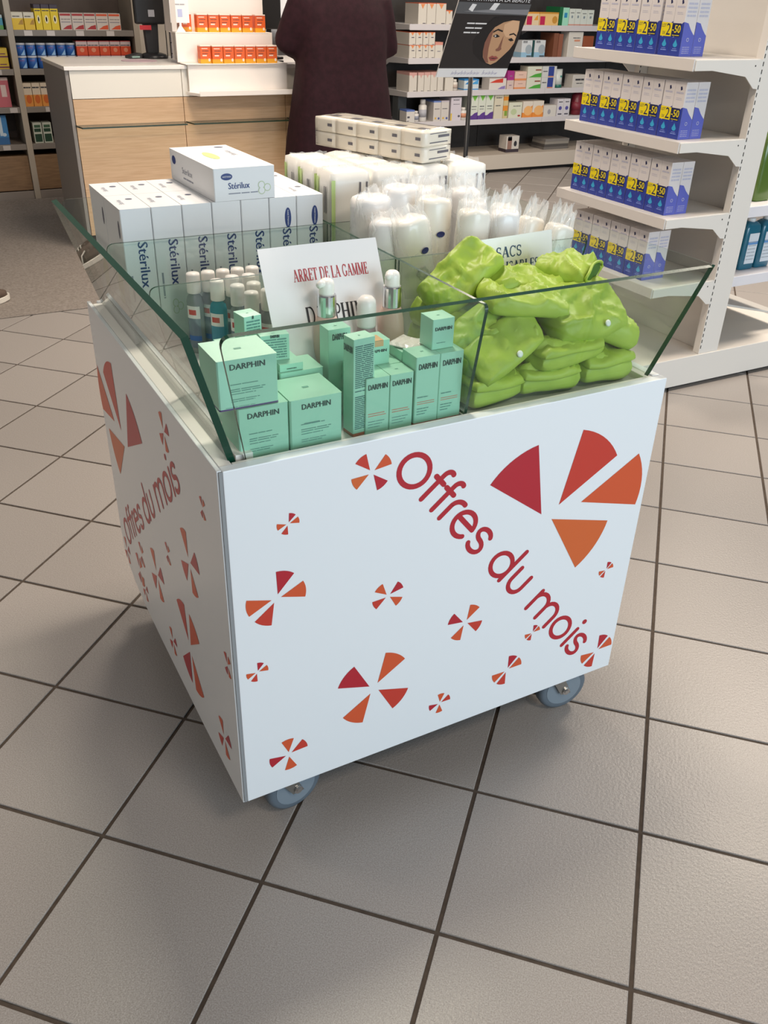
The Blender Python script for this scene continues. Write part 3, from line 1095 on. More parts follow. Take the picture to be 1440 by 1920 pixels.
def gauze_logo(t):
    y = -E_
    p = MB()
    oval(p, (0.010, y, 0.222), (1, 0, 0), (0, 0, 1), 0.0068, 0.0195, 0)
    put_text(p, 'HARTMANN', (0.0085, y * 1.6, 0.222), (0, 0, -1), (1, 0, 0), 0.029, 0.0034, 1)
    p.build('oval_logo', [BLUE, BOXW], t)


g0 = gauze_proto()
first = True
for r, yy in ((0, 0.588), (1, 0.7155)):
    for i in range(7):
        x = 0.0535 + 0.0583 * i
        lab = 'white upright gauze carton, %s from the left in the %s row' % (ORD[i], 'front' if r == 0 else 'back')
        zr = random.uniform(-0.006, 0.006)
        if first:
            g0['label'] = lab
            g0.location = (x, yy, ZF)
            first = False
        else:
            q = dup(g0, lab, (x, yy + random.uniform(0, .0006), ZF), (0, 0, zr * 0.3))
            if r == 0 and i >= 5:
                gauze_logo(q)
# the carton lying on top: long axis away from the viewer
t = thing('gauze_carton', 'white gauze carton lying flat on top of the upright ones', 'carton', (0.268, 0.588, ZF + GH + 0.0006), (0, 0, math.radians(1.5)), 'white gauze cartons in the cart')
mb = MB()
carton_mesh(mb, 0.124, 0.262, 0.0595, [])
mb.build('carton_body', BOXW, t, bevel=0.0014, seg=1)
y = -E_
PMAT = [BLUE, PALEG, GREYT, BOXW, mat('#bcd973', 0.5), mat('#3c4565', 0.5)]
p = MB()
oval(p, (-0.036, y, 0.044), (1, 0, 0), (0, 0, 1), 0.0115, 0.0062, 0)
put_text(p, 'HARTMANN', (-0.036, y * 1.6, 0.0425), (1, 0, 0), (0, 0, 1), 0.017, 0.0032, 3)
p.build('oval_logo', PMAT, t)
p = MB()
put_text(p, 'Stérilux', (-0.012, y, 0.0215), (1, 0, 0), (0, 0, 1), 0.043, 0.0115, 0, bold=0.0003)
lines(p, (-0.034, y, 0.012), (1, 0, 0), (0, 0, 1), [(0, 0.06, 0, 0.002)], 2)
p.build('brand_lettering', PMAT, t)
p = MB()
for k in range(3):
    for kk, (rr, mi_) in enumerate(((0.0072, 1), (0.0058, 3))):
        oval(p, (0.038 + 0.008 * math.cos(k * 2.1), y * (1 + .4 * kk + .03 * k), 0.020 + 0.006 * math.sin(k * 2.1)), (1, 0, 0), (0, 0, 1), rr, rr, mi_)
p.build('leaf_print', PMAT, t)
z = 0.0595 + E_
p = MB()
oval(p, (-0.015, 0.14, z), (1, 0, 0), (0, 1, 0), 0.012, 0.042, 4)
p.build('green_oval', PMAT, t)
p = MB()
oval(p, (0.036, 0.235, z), (1, 0, 0), (0, 1, 0), 0.010, 0.008, 5)
p.build('lid_logo', PMAT, t)
p = MB()
put_text(p, 'Stérilux', (0.040, 0.16, z), (0, 1, 0), (-1, 0, 0), 0.060, 0.014, 2)
p.build('lid_lettering', PMAT, t)
x = -0.062 - E_
p = MB()
oval(p, (x, 0.236, 0.040), (0, -1, 0), (0, 0, 1), 0.012, 0.0085, 0)
p.build('side_logo', PMAT, t)
p = MB()
put_text(p, 'Stérilux', (x, 0.155, 0.022), (0, -1, 0), (0, 0, 1), 0.062, 0.012, 2)
lines(p, (x, 0.18, 0.012), (0, -1, 0), (0, 0, 1), [(0, 0.06, 0, 0.003)], 2)
p.build('side_lettering', PMAT, t)

# ------------------------------------------------------------------ compress packs (back right cell)
PACK = mat('#f0ede6', 0.3, spec=0.6)
PACKC = mat('#f1e8d8', 0.3, spec=0.6)


def soft_box(mb, x0, y0, z0, x1, y1, z1, seed, amp=0.0025, n=6, mi=0, rnd=0.012):
    """puffy rounded box with crinkles"""
    cx, cy, cz = (x0 + x1) / 2, (y0 + y1) / 2, (z0 + z1) / 2
    hx, hy, hz = (x1 - x0) / 2, (y1 - y0) / 2, (z1 - z0) / 2

    def pt(u, v, w):
        p = Vector((u * hx, v * hy, w * hz))
        k = Vector((max(-hx + rnd, min(hx - rnd, p.x)), max(-hy + rnd, min(hy - rnd, p.y)), max(-hz + rnd, min(hz - rnd, p.z))))
        d = p - k
        if d.length > 1e-9:
            p = k + d.normalized() * rnd
        q = p * 1.0
        nz = noise.noise_vector((p * 60) + Vector((seed * 3.1, seed * 1.7, seed)))
        return (q + nz * amp) + Vector((cx, cy, cz))
    for ax in range(3):
        for sg in (-1, 1):
            for i in range(n):
                for j in range(n):
                    q = []
                    for a, b in ((i, j), (i + 1, j), (i + 1, j + 1), (i, j + 1)):
                        s, t_ = -1 + 2 * a / n, -1 + 2 * b / n
                        c3 = [0, 0, 0]
                        c3[ax] = sg
                        c3[(ax + 1) % 3] = s
                        c3[(ax + 2) % 3] = t_
                        q.append(pt(*c3))
                    mb.poly(q if sg > 0 else q[::-1], mi)


def weld(o, d=0.0006):
    md = o.modifiers.new('weld', 'WELD')
    md.merge_threshold = d
    return o


def compress_pack(label, loc, w, d, h, seed, rot=0.0, green=False):
    t = thing('compress_pack', label, 'pack', loc, (0, 0, rot), 'white compress packs in the cart')
    mb = MB()
    soft_box(mb, -w / 2, 0, 0.002, w / 2, d, h, seed, 0.002)
    weld(mb.build('pack_body', PACK, t, smooth=True))
    # crimped film end sticking up along the lid
    f = MB()
    n = 12
    for i in range(n):
        a, b = -w / 2 * .9 + w * .9 * i / n, -w / 2 * .9 + w * .9 * (i + 1) / n
        za, zb = [h - 0.003 + 0.006 * abs(noise.noise((q * 90, seed, 2))) + 0.003 for q in (a, b)]
        ya, yb = [d * .5 + 0.02 * noise.noise((q * 60, seed, 7)) for q in (a, b)]
        f.poly([(a, ya, h - 0.004), (b, yb, h - 0.004), (b, yb + .004, zb + .004), (a, ya + .004, za + .004)])
    f.build('film_seam', FILM, t, smooth=True)
    p = MB()
    x = -w / 2 - 0.0022
    yf = -0.0022
    if green:
        p.poly([(x, d * .80, h * .12), (x, d * .68, h * .12), (x, d * .68, h * .90), (x, d * .80, h * .90)], 0)
        p.poly([(-w * .49, yf, h * .1), (-w * .40, yf, h * .1), (-w * .40, yf, h * .9), (-w * .49, yf, h * .9)], 0)
    for k in range(2):
        p.poly([(x, d * (.35 - .1 * k), h * .45), (x, d * (.31 - .1 * k), h * .45), (x, d * (.31 - .1 * k), h * .8), (x, d * (.35 - .1 * k), h * .8)], 1)
        p.poly([(w * (.18 + .16 * k), yf, h * .62), (w * (.22 + .16 * k), yf, h * .62), (w * (.22 + .16 * k), yf, h * .86), (w * (.18 + .16 * k), yf, h * .86)], 1)
    p.build('pack_print', [mat('#c3dc8e', 0.5), mat('#66646e', 0.5)], t)
    return t


k = 0
CP_W, CP_D, CP_H = 0.0935, 0.0835, 0.149
for r in range(3):
    for c in range(4):
        x = 0.4955 + c * 0.0950
        y = 0.587 + r * 0.0850
        for lv in range(2):
            if lv == 0 and r > 0 and 0 < c < 3:
                pass
            k += 1
            lab = 'white film-wrapped compress pack, %s row from the front, %s from the left, %s layer' % (ORD[r], ORD[c], 'upper' if lv else 'lower')
            compress_pack(lab, (x, y, ZF + lv * (CP_H + 0.003)), CP_W, CP_D, CP_H, k * 1.37, random.uniform(-.015, .015), green=(c == 0))

# long multipack lying across the top
ang = math.atan2(0.307, -0.111)
t = thing('compress_multipack', 'long cream multipack of ten compress packets lying on the white packs', 'pack', (0.6690, 0.5990, ZF + 2 * CP_H + 0.0055), (0, 0, ang))
# local x runs along the length, local -y is the right-hand end side
LN, WD_, HT = 0.326, 0.092, 0.063
for i in range(5):
    for lv in range(2):
        mb = MB()
        a = LN / 5
        soft_box(mb, i * a + .0003, -WD_, lv * HT / 2 + .0002, (i + 1) * a - .0003, 0, (lv + 1) * HT / 2 - .0002, i * 2.3 + lv, 0.0006, 5, 0, 0.0025)
        pk = weld(mb.build('packet', PACKC, t, smooth=True))
        p = MB()
        yy = 0.0006
        p.poly([(i * a + .010, yy, lv * HT / 2 + .013), (i * a + .024, yy, lv * HT / 2 + .013), (i * a + .024, yy, lv * HT / 2 + .019), (i * a + .010, yy, lv * HT / 2 + .019)][::-1])
        if i == 0:
            xx = -0.0006
            for r_ in ((0.2, .85, .007, .002), (.5, .9, .017, .005), (.2, .8, .025, .0015)):
                p.poly([(xx, -WD_ * r_[0], lv * HT / 2 + r_[2]), (xx, -WD_ * r_[1], lv * HT / 2 + r_[2]), (xx, -WD_ * r_[1], lv * HT / 2 + r_[2] + r_[3]), (xx, -WD_ * r_[0], lv * HT / 2 + r_[2] + r_[3])])
        if lv:
            p.poly([(i * a + .02, -WD_ * .3, HT + .0006), (i * a + .045, -WD_ * .3, HT + .0006), (i * a + .045, -WD_ * .5, HT + .0006), (i * a + .02, -WD_ * .5, HT + .0006)])
        p.build('packet_print', mat('#6d6a72', 0.5), pk)
mb = MB()
soft_box(mb, -.001, -WD_ - .001, -.0008, LN + .001, .001, HT + .0012, 4.4, 0.0012, 14, 0, 0.006)
wrapm = glass_mat('clear_wrap', (0.97, 0.97, 0.97), 0.12, 1.35, 1.0)
weld(mb.build('clear_wrapper', wrapm, t, smooth=True))

# ------------------------------------------------------------------ cotton rolls in film (middle right cell)
COT = mat('#f1ece2', 0.5, Coat_Weight=0.7, Coat_Roughness=0.18)


def roll(label, x, y, z, R, L, tilt, yaw, seed, flat=0.8, logo=True, leafy=True, cool=False, film=1.0, pinch=.55):
    t = thing('cotton_roll', label, 'cotton roll', (x, y, z), (tilt[0], tilt[1], yaw), 'film-wrapped cotton rolls in the cart')
    mb = MB()
    rs = []
    n = 28
    zs = [0, .01, .04, .15, .3, .45, .6, .75, .86, .93, .965, .985, .996, 1.0]
    rr_ = [.80, .93, 1, 1, 1, 1, 1, 1, 1, .99, .95, .87, .70, .30]
    for f, k in zip(zs, rr_):
        ring = []
        for i in range(n):
            a = 2 * PI * i / n
            w = 1 + 0.06 * noise.noise((math.cos(a) * 1.8 + seed, math.sin(a) * 1.8, f * 2.2 + seed))
            ring.append((R * k * w * math.cos(a), R * k * w * flat * math.sin(a), L * f + 0.006 * noise.noise((math.cos(a) * 1.2, math.sin(a) * 1.2, seed)) * f))
        rs.append(ring)
    mb.rings(rs)
    mb.build('cotton_body', mat('#efedeb', 0.5, Coat_Weight=0.7, Coat_Roughness=0.18) if cool else COT, t, smooth=True)
    # loose film bag: hugs the roll, then flattens into a crumpled fin above it
    f = MB()
    rs = []
    m = 52
    K = 13
    fin = film * 0.036
    for k in range(K + 1):
        q = k / K
        e_ = max(0.0, (q - .45) / .55)
        ring = []
        for i in range(m):
            a = 2 * PI * i / m
            ca, sa = math.cos(a), math.sin(a)
            c1 = noise.noise((ca * 2.2 + seed, sa * 2.2, q * 4))
            c2 = noise.noise((ca * 6 + seed, sa * 6, q * 9 + seed))
            rx = R * (1.025 + .05 * q + (.03 + .16 * e_) * c1 + (.015 + .09 * e_) * c2)
            ry = R * flat * ((1.03 + .03 * c2) * (1 - e_ ** 1.5) + .06 * e_)
            zz = L * .42 + (L * .60 + fin) * q + e_ * fin * (.8 * c1 + .55 * c2) - e_ * .010 * ca * ca
            ring.append((rx * ca + .010 * e_ * c1, ry * sa + .012 * e_ * noise.noise((ca * 3, q * 5, seed)), zz))
        rs.append(ring)
    f.rings(rs, 0, False, False)
    f.build('film_bag', FILM, t, smooth=False)
    p = MB()

    def wrap(cx, cz, a_, b_, mi, ring_=False, off=1.06):
        pts = []
        for q in range(16):
            px = cx + a_ * math.cos(q * PI / 8)
            pz = cz + b_ * math.sin(q * PI / 8)
            an = -PI / 2 + px / R
            pts.append((R * off * math.cos(an), R * flat * off * math.sin(an), pz))
        p.poly(pts, mi)
    if logo:
        wrap(0.006, L * 0.76, 0.0085, 0.0058, 0, off=1.10)
    if leafy:
        for q in range(6):
            wrap(-0.004 + 0.008 * math.cos(q * 1.05), L * .60 + 0.008 * math.sin(q * 1.05), 0.0045, 0.0045, 1, off=1.09)
        wrap(-0.004, L * .60, 0.0065, 0.0065, 2, off=1.094)
        for dx, dz, aa, bb in ((-0.010, -.05, .004, .016), (-0.002, -.07, .005, .012), (0.006, -.04, .008, .004), (-0.014, -.02, .006, .004)):
            wrap(dx, L * (.50 + dz), aa, bb, 3, off=1.09)
    p.build('film_print', [mat('#232c66', 0.4), mat('#c9c9c4', 0.5), mat('#ece6da', 0.5), mat('#bfe06a', 0.5)], t)
    return t


RZ = 0.806
roll('white cotton roll beside the gauze cartons at the left of the cell', 0.503, 0.500, RZ, 0.043, 0.268, (0.0, -0.05, 0), 0.5, 1.1, 0.95, True, False, True, .35)
roll('short white cotton roll in front of the leftmost one', 0.491, 0.412, RZ, 0.036, 0.240, (0.0, -0.03, 0), 0.2, 2.7, 0.95, True, False, True, .35)
roll('cotton roll with pale green print leaning left over the bag divider', 0.556, 0.372, RZ, 0.040, 0.252, (-0.05, -0.17, 0), 0.15, 3.3, 0.72, True, True, False, .45)
roll('tall white cotton roll standing behind the green-printed leaning one', 0.558, 0.495, RZ, 0.040, 0.282, (0, 0, 0), 0.1, 4.9, 0.9, False, False, True, .35)
roll('broad cream cotton roll with a dark oval logo, left of centre', 0.598, 0.432, RZ, 0.036, 0.268, (0, 0.0, 0), -0.2, 5.2, 0.85, True, False, False, .45)
roll('cream cotton roll with flower print at the centre of the row', 0.640, 0.364, RZ, 0.033, 0.256, (0, 0.03, 0), -0.1, 6.8, 0.8, True, True, False, .5)
roll('narrow bluish-white cotton roll right of the centre one', 0.684, 0.430, RZ, 0.031, 0.258, (0, 0.02, 0), 0.1, 7.4, 0.85, False, False, True, .5)
roll('white cotton roll with a small logo and green leaf print, right half', 0.722, 0.366, RZ, 0.033, 0.246, (0, 0.0, 0), 0.1, 8.1, 0.8, True, True, True, .7)
roll('white cotton roll with an oval logo and a folded film top', 0.762, 0.452, RZ, 0.034, 0.236, (0, 0.10, 0), 0.2, 8.8, 0.8, True, False, False, .7)
roll('cotton roll leaning right with green print, second from the right end', 0.763, 0.386, RZ, 0.031, 0.226, (-0.02, 0.27, 0), 0.2, 9.6, 0.8, True, True, False, .8)
roll('cotton roll leaning right against the right-hand glass pane', 0.790, 0.332, RZ, 0.034, 0.222, (-0.02, 0.30, 0), 0.2, 10.2, 0.8, True, True, False, .9)
roll('white cotton roll half hidden at the back of the middle cell', 0.640, 0.525, RZ, 0.038, 0.270, (0, 0, 0), 0.0, 11.3, 0.9, False, False, True, .45)
roll('white cotton roll at the back between the logo rolls and the packs', 0.722, 0.520, RZ, 0.037, 0.262, (0, 0.02, 0), 0.0, 12.9, 0.9, False, False, True, .6)

# ------------------------------------------------------------------ green folded pouches (front right cell)


def cloth_mat():
    m = noise_mat('green_nylon', '#94b03e', '#abc44e', 9, 0.46, 0.8, 3, spec=0.4, bump_scale=42)
    return m


CLOTH = cloth_mat()
CLOTH_D = mat('#3f6a1c', 0.6)


def cushion(mb, L, Wd, T, seed, e=0.42, wr=0.0055, nx=46, ny=34, skew=0.0, z0=0.0):
    """flat folded cloth parcel: crisp seam all round, puffed faces, ridged wrinkles"""
    top, bot = [], []
    for j in range(ny + 1):
        rt, rb = [], []
        for i in range(nx + 1):
            u_, v_ = -1 + 2 * i / nx, -1 + 2 * j / ny
            # pull points towards the rim so that the seam is well sampled
            u_ = math.sin(u_ * PI / 2)
            v_ = math.sin(v_ * PI / 2)
            k = 1 - 0.09 * (u_ * u_ * v_ * v_) - 0.05 * noise.noise((u_ * 1.7 + seed, v_ * 1.7, seed * 2))
            x_, y_ = u_ * L / 2 * k, v_ * Wd / 2 * k
            hgt = (max(0.0, 1 - abs(u_) ** 7) * max(0.0, 1 - abs(v_) ** 7)) ** 0.42
            q = Vector((x_ * 14 + seed * 5.3, y_ * 19 + seed, seed))
            w1 = noise.noise(q) + .5 * noise.noise(q * 2.4)
            rg = (1 - abs(noise.noise(Vector((x_ * 9 + y_ * 15 + seed * 2, y_ * 8 - x_ * 5, seed))))) ** 8
            rg2 = (1 - abs(noise.noise(Vector((x_ * 22 - y_ * 9 - seed, y_ * 20 + x_ * 7, seed * 3))))) ** 10
            rg3 = (1 - abs(noise.noise(Vector((x_ * 46 + y_ * 18 + seed * 7, y_ * 40 - x_ * 12, seed * 5))))) ** 7
            bend = 0.5 * wr * math.sin(x_ * 34 + seed) + wr * noise.noise((x_ * 8, y_ * 8, seed + 4))
            zt = hgt * (T / 2 + w1 * wr * .9 + rg * wr * 1.9 + rg2 * wr * 1.2 + rg3 * wr * .45) + bend + z0
            zb = -hgt * (T / 2 + .4 * w1 * wr) + bend + z0
            rt.append((x_ + skew * y_, y_, zt + .0004))
            rb.append((x_ + skew * y_, y_, zb - .0004))
        top.append(rt)
        bot.append(rb)
    pts, fs = [], []
    W_ = nx + 1
    for r in top:
        pts += r
    for r in bot:
        pts += r
    off = W_ * (ny + 1)
    for j in range(ny):
        for i in range(nx):
            a = j * W_ + i
            fs.append((a, a + 1, a + W_ + 1, a + W_))
            fs.append((off + a, off + a + W_, off + a + W_ + 1, off + a + 1))
    for i in range(nx):
        fs.append((i + 1, i, off + i, off + i + 1))
        a = ny * W_ + i
        fs.append((a, a + 1, off + a + 1, off + a))
    for j in range(ny):
        a = j * W_
        fs.append((a, a + W_, off + a + W_, off + a))
        a = j * W_ + nx
        fs.append((a + W_, a, off + a, off + a + W_))
    mb.add(pts, fs)


def pouch(label, loc, L, Wd, T, rot, seed, flap=True, button=None, mouth=False, e=0.42):
    t = thing('folded_pouch', label, 'pouch', loc, rot, 'green folded pouches in the cart')
    mb = MB()
    cushion(mb, L, Wd, T, seed, e)
    b = mb.build('pouch_body', CLOTH, t, smooth=True)
    if flap:
        mb = MB()
        cushion(mb, L * .97, Wd * .66, T * .34, seed + 9, e, 0.004, 26, 16, 0.12, T * .44)
        o = mb.build('pouch_flap', CLOTH, t, smooth=True)
        o.location = (0, -Wd * .20, 0)
        o.rotation_euler = (0.10, 0, 0)
    if mouth:
        mb = MB()
        mb.ellipsoid((0, 0, 0), (L * .035, Wd * .42, T * .40), 18, 10)
        o = mb.build('pouch_opening', CLOTH_D, t, smooth=True)
        o.location = (L * .485, 0, 0)
        mb = MB()
        ring = [(L * .50 + 0.002 * math.sin(i), Wd * .46 * math.cos(2 * PI * i / 20), T * .44 * math.sin(2 * PI * i / 20)) for i in range(21)]
        mb.tube(ring, 0.0028, 6)
        mb.build('pouch_hem', CLOTH, t, smooth=True)
    if button:
        mb = MB()
        mb.lathe([(0.0058, 0), (0.0062, 0.001), (0.0045, 0.0026), (0.001, 0.003)], 14)
        o = mb.build('snap_button', mat('#e9efe9', 0.25), t, smooth=True)
        o.location = button
        o.rotation_euler = (0.5, 0, 0)
    return t


r_ = math.radians
# bottom layer
pouch('green pouch at the bottom of the pile, nearest the glass divider', (0.512, 0.100, 0.826), 0.125, 0.115, 0.044, (0, 0, r_(6)), 1.0)
pouch('green pouch at the bottom of the pile, in the middle', (0.632, 0.098, 0.827), 0.135, 0.115, 0.046, (0, 0, r_(-3)), 2.0)
pouch('green pouch at the bottom of the pile, at the right end', (0.760, 0.100, 0.828), 0.125, 0.115, 0.048, (0, 0, r_(2)), 3.0)
pouch('green pouch at the bottom of the pile, back left', (0.520, 0.222, 0.828), 0.125, 0.105, 0.046, (0, 0, r_(-5)), 4.0, False)
pouch('green pouch at the bottom of the pile, back right', (0.700, 0.222, 0.828), 0.160, 0.105, 0.046, (0, 0, r_(4)), 5.0, False)
# second layer
pouch('flattened green pouch under the big buttoned one', (0.662, 0.098, 0.870), 0.160, 0.122, 0.040, (0, 0, r_(5)), 6.0)
pouch('green pouch slumping against the right-hand glass', (0.790, 0.120, 0.892), 0.110, 0.140, 0.048, (0, r_(26), r_(-14)), 7.0, False)
pouch('green pouch in the second layer, back left by the divider', (0.512, 0.218, 0.870), 0.125, 0.105, 0.044, (0, 0, r_(8)), 8.0, False)
pouch('green pouch in the second layer, back right', (0.690, 0.222, 0.870), 0.150, 0.105, 0.044, (0, 0, r_(-6)), 8.6, False)
# front faces with buttons
pouch('large green pouch with a white snap, tilted up at the left front', (0.528, 0.105, 0.902), 0.160, 0.125, 0.044, (r_(36), r_(-24), r_(10)), 9.0, True, (0.004, -0.058, 0.030))
pouch('large smooth green pouch with a white snap at the right front', (0.715, 0.100, 0.928), 0.172, 0.118, 0.052, (r_(38), r_(-2), r_(2)), 10.0, False, (0.020, -0.047, 0.0275))
pouch('green pouch lying behind the divider at the left of the pile', (0.508, 0.212, 0.914), 0.120, 0.110, 0.046, (0, r_(5), r_(4)), 11.0, False)
pouch('green pouch in the third layer, back centre', (0.630, 0.220, 0.914), 0.125, 0.105, 0.046, (0, 0, r_(3)), 11.6, False)
pouch('green pouch in the third layer, back right', (0.755, 0.220, 0.914), 0.115, 0.105, 0.046, (0, 0, r_(-3)), 11.9, False)
# top layer
pouch('folded green pouch propped up at the back left, pointing up to the sign', (0.522, 0.205, 0.984), 0.158, 0.084, 0.036, (r_(26), r_(-30), r_(10)), 12.0, False)
pouch('long green pouch across the top of the pile, in front', (0.598, 0.120, 0.957), 0.160, 0.092, 0.030, (r_(8), r_(12), r_(-10)), 13.0, False)
pouch('long green pouch across the top of the pile, behind the front one', (0.645, 0.165, 0.964), 0.170, 0.085, 0.028, (r_(6), r_(8), r_(-6)), 14.0, False)
pouch('thin green pouch on top of the pile, just below the bag sign', (0.640, 0.226, 0.957), 0.175, 0.080, 0.026, (0, r_(2), r_(-2)), 15.0, False)
pouch('green pouch with a dark open mouth at the top right of the pile', (0.738, 0.178, 0.982), 0.105, 0.092, 0.032, (r_(4), r_(-6), r_(-58)), 16.0, False, mouth=True)

# ================================================================== BLUE AND WHITE CARTON GONDOLA
GX0, GX1 = 2.165, 2.485
gy0, gy1 = 1.347, 1.995
gond = thing('gondola_shelving', 'white double-sided shop gondola with slotted uprights and bracketed shelves', 'shelving', (2.54, 1.67, 0))
GO = Vector((2.54, 1.67, 0))


def gpart(mb, name, m, parent=gond, bevel=0.002):
    mb.v = [tuple(Vector(p) - GO) for p in mb.v]
    return mb.build(name, m, parent, bevel=bevel)


GWH = mat('#e2dcd4', 0.4)
gpart(MB().box(2.140, gy0 - 0.006, 0.018, 3.20, gy1 + 0.03, 0.142), 'base_plinth', GWH)
gpart(MB().box(2.16, gy0 + 0.02, 0.0, 3.18, gy1, 0.018), 'plinth_foot', mat('#2b2723', 0.8))
for yy in (gy0, gy1 - 0.032):
    u_ = gpart(MB().box(2.487, yy, 0.142, 2.595, yy + 0.034, 1.95), 'upright', GWH)
    sl = MB()
    for k in range(72):
        z = 0.165 + k * 0.025
        sl.box(2.4895, yy - 0.0006, z, 2.4935, yy + 0.0004, z + 0.014)
    gpart(sl, 'slot_row', mat('#2a2622', 0.8), u_, 0)
gpart(MB().box(2.530, gy0 + 0.034, 0.142, 2.545, gy1 - 0.034, 1.95), 'back_panel', mat('#d8d3cc', 0.5))
SZ = [1.238, 0.976, 0.712, 0.452]
for z in SZ:
    s = MB()
    s.box(GX0, gy0 + 0.004, z - 0.030, GX1 + 0.04, gy1 - 0.004, z)
    so = gpart(s, 'shelf', GWH)
    gpart(MB().box(GX0 - 0.006, gy0 + 0.002, z - 0.037, GX0, gy1 - 0.002, z + 0.002), 'price_rail', mat('#d6d0cb', 0.35), so)
    for yy in (gy0, gy1 - 0.004):
        b = MB()
        pr_ = [(GX0 + .002, z - .003), (GX1 + .002, z - .003), (GX1 + .002, z - .097), (2.466, z - .095), (2.416, z - .056), (2.25, z - .035), (GX0 + .002, z - .035)]
        b.prism(pr_, lambda q, yy=yy: (q[0], yy, q[1]), lambda q, yy=yy: (q[0], yy + .004, q[1]))
        gpart(b, 'bracket', GWH, so, 0)
        hole = MB()
        hole.lathe([(0.003, 0), (0.003, 0.0004)], 10)
        hole.v = [(GX1 - 0.03 + p[0], yy - 0.0003 + p[2], z - 0.022 + p[1]) for p in hole.v]
        gpart(hole, 'bracket_hole', mat('#332e29', 0.7), so, 0)
# right-hand shelves
for z, xe in ((0.722, 2.98), (0.448, 2.98)):
    s = MB()
    s.box(2.595, gy0 + 0.012, z - 0.042, xe, gy1 - 0.004, z)
    gpart(s, 'shelf', mat('#e3e0e4', 0.4))
s = MB()
s.prism([(2.66, 0.310), (3.10, 0.205), (3.10, 0.195), (2.66, 0.300)], lambda q: (q[0], gy0 + .10, q[1]), lambda q: (q[0], gy1 - .02, q[1]))
gpart(s, 'sloping_shelf', mat('#c9c6c0', 0.4))
gpart(MB().box(2.60, gy0 + .11, 0.142, 2.66, gy1 - .03, 0.30), 'slope_support', GWH)

# blue cartons
BH, BWd, BD = 0.186, 0.0530, 0.056
CW = '#d7d1d0'
NAVY = mat('#2b3c94', 0.35)
NAVY2 = mat('#5b63b8', 0.35)
CYAN = mat('#3aa3cf', 0.35)
YEL = mat('#e8d117', 0.4)
DKB = mat('#1d2450', 0.4)
PALE = mat('#b9b8c8', 0.5)


def eye_carton(first_of_pair):
    t = thing('lens_carton', '', 'carton', (0, 0, 0), (0, 0, -PI / 2), 'blue and white cartons on the gondola')
    mb = MB()
    carton_mesh(mb, BWd, BD, BH, [])
    mb.build('carton_body', mat(CW, 0.4), t, bevel=0.001, seg=1)
    p = MB()
    y = -E_
    w = BWd / 2
    curve = [(w, 0.106), (w * .8, 0.104), (w * .45, 0.096), (w * .1, 0.080), (-w * .4, 0.067), (-w, 0.062)]
    p.poly([(-w, y, 0), (w, y, 0)] + [(a, y, b) for a, b in curve], 0)
    # teardrop
    p.poly([(0.0 + 0.0105 * math.cos(a), y * 1.5, 0.036 + 0.0085 * math.sin(a)) for a in [PI + PI * k / 8 for k in range(9)]] + [(0.003, y * 1.5, 0.047), (0, y * 1.5, 0.053), (-0.003, y * 1.5, 0.047)], 2)
    lines(p, (-0.014, y * 1.5, 0.016), (1, 0, 0), (0, 0, 1), [(0, 0.028, 0, 0.003), (0.004, 0.024, 0.006, 0.002)], 6)
    stroke(p, [(-0.016, 0.058), (-0.004, 0.063), (0.012, 0.061)], 0.0018, lambda s, t_: (s, y * 1.5, t_), 5)
    # brand mark and fine print on the white
    p.poly([(0.002, y, 0.158), (0.010, y, 0.162), (0.006, y, 0.172), (-0.001, y, 0.170)], 4)
    lines(p, (-0.018, y, 0.148), (1, 0, 0), (0, 0, 1), [(0, 0.036, 0, 0.0055)], 5)
    lines(p, (-0.014, y, 0.128), (1, 0, 0), (0, 0, 1), [(0, 0.028, 0, 0.0016), (0, 0.026, 0.005, 0.0016)], 5)
    # side face: two blue peaks with a white notch
    for sx in (-1, 1):
        x = sx * (w + E_)
        side = [(0, 0), (BD, 0), (BD, 0.064), (BD * .86, 0.07), (BD * .6, 0.084), (BD * .35, 0.102), (0, 0.106)]
        q = [(x, a, b) for a, b in side]
        p.poly(q if sx > 0 else q[::-1], 1)
        lines(p, (x, BD * .15, 0.010), (0, 1, 0), (0, 0, 1), [(0, BD * .6, k * .006, .002) for k in range(4)], 5)
        oval(p, (x + sx * .0002, BD * .5, 0.052), (0, 1, 0), (0, 0, 1), 0.006, 0.006, 5)
        oval(p, (x + sx * .0004, BD * .5, 0.052), (0, 1, 0), (0, 0, 1), 0.0042, 0.0042, 1)
        lines(p, (x, BD * .12, 0.122), (0, 1, 0), (0, 0, 1), [(0, BD * .75, k * .012, .006) for k in range(4)], 5)
    # offer sticker
    if first_of_pair:
        p.poly([(-w, y * 2, 0.060), (w * .98, y * 2, 0.060), (w * .98, y * 2, 0.101), (-w, y * 2, 0.103)], 3)
        put_text(p, '2', (0.010, y * 2.6, 0.064), (1, 0, 0), (0, 0, 1), 0.020, 0.036, 4)
        put_text(p, 'LOT', (-0.013, y * 2.6, 0.088), (1, 0, 0), (0, 0, 1), 0.020, 0.010, 4)
        put_text(p, 'DE', (-0.010, y * 2.6, 0.066), (1, 0, 0), (0, 0, 1), 0.012, 0.009, 4)
    else:
        p.poly([(-w, y * 2, 0.060), (w * .55, y * 2, 0.060), (w * .55, y * 2, 0.101), (-w, y * 2, 0.101)], 4)
        put_text(p, '-50', (-0.005, y * 2.6, 0.072), (1, 0, 0), (0, 0, 1), 0.038, 0.024, 3, bold=0.0006)
        lines(p, (-0.022, y * 2.6, 0.063), (1, 0, 0), (0, 0, 1), [(0, 0.034, 0, 0.002)], 3)
    p.build('carton_print', [NAVY, NAVY2, CYAN, YEL, DKB, PALE, mat('#7f93d6', 0.4)], t)
    return t


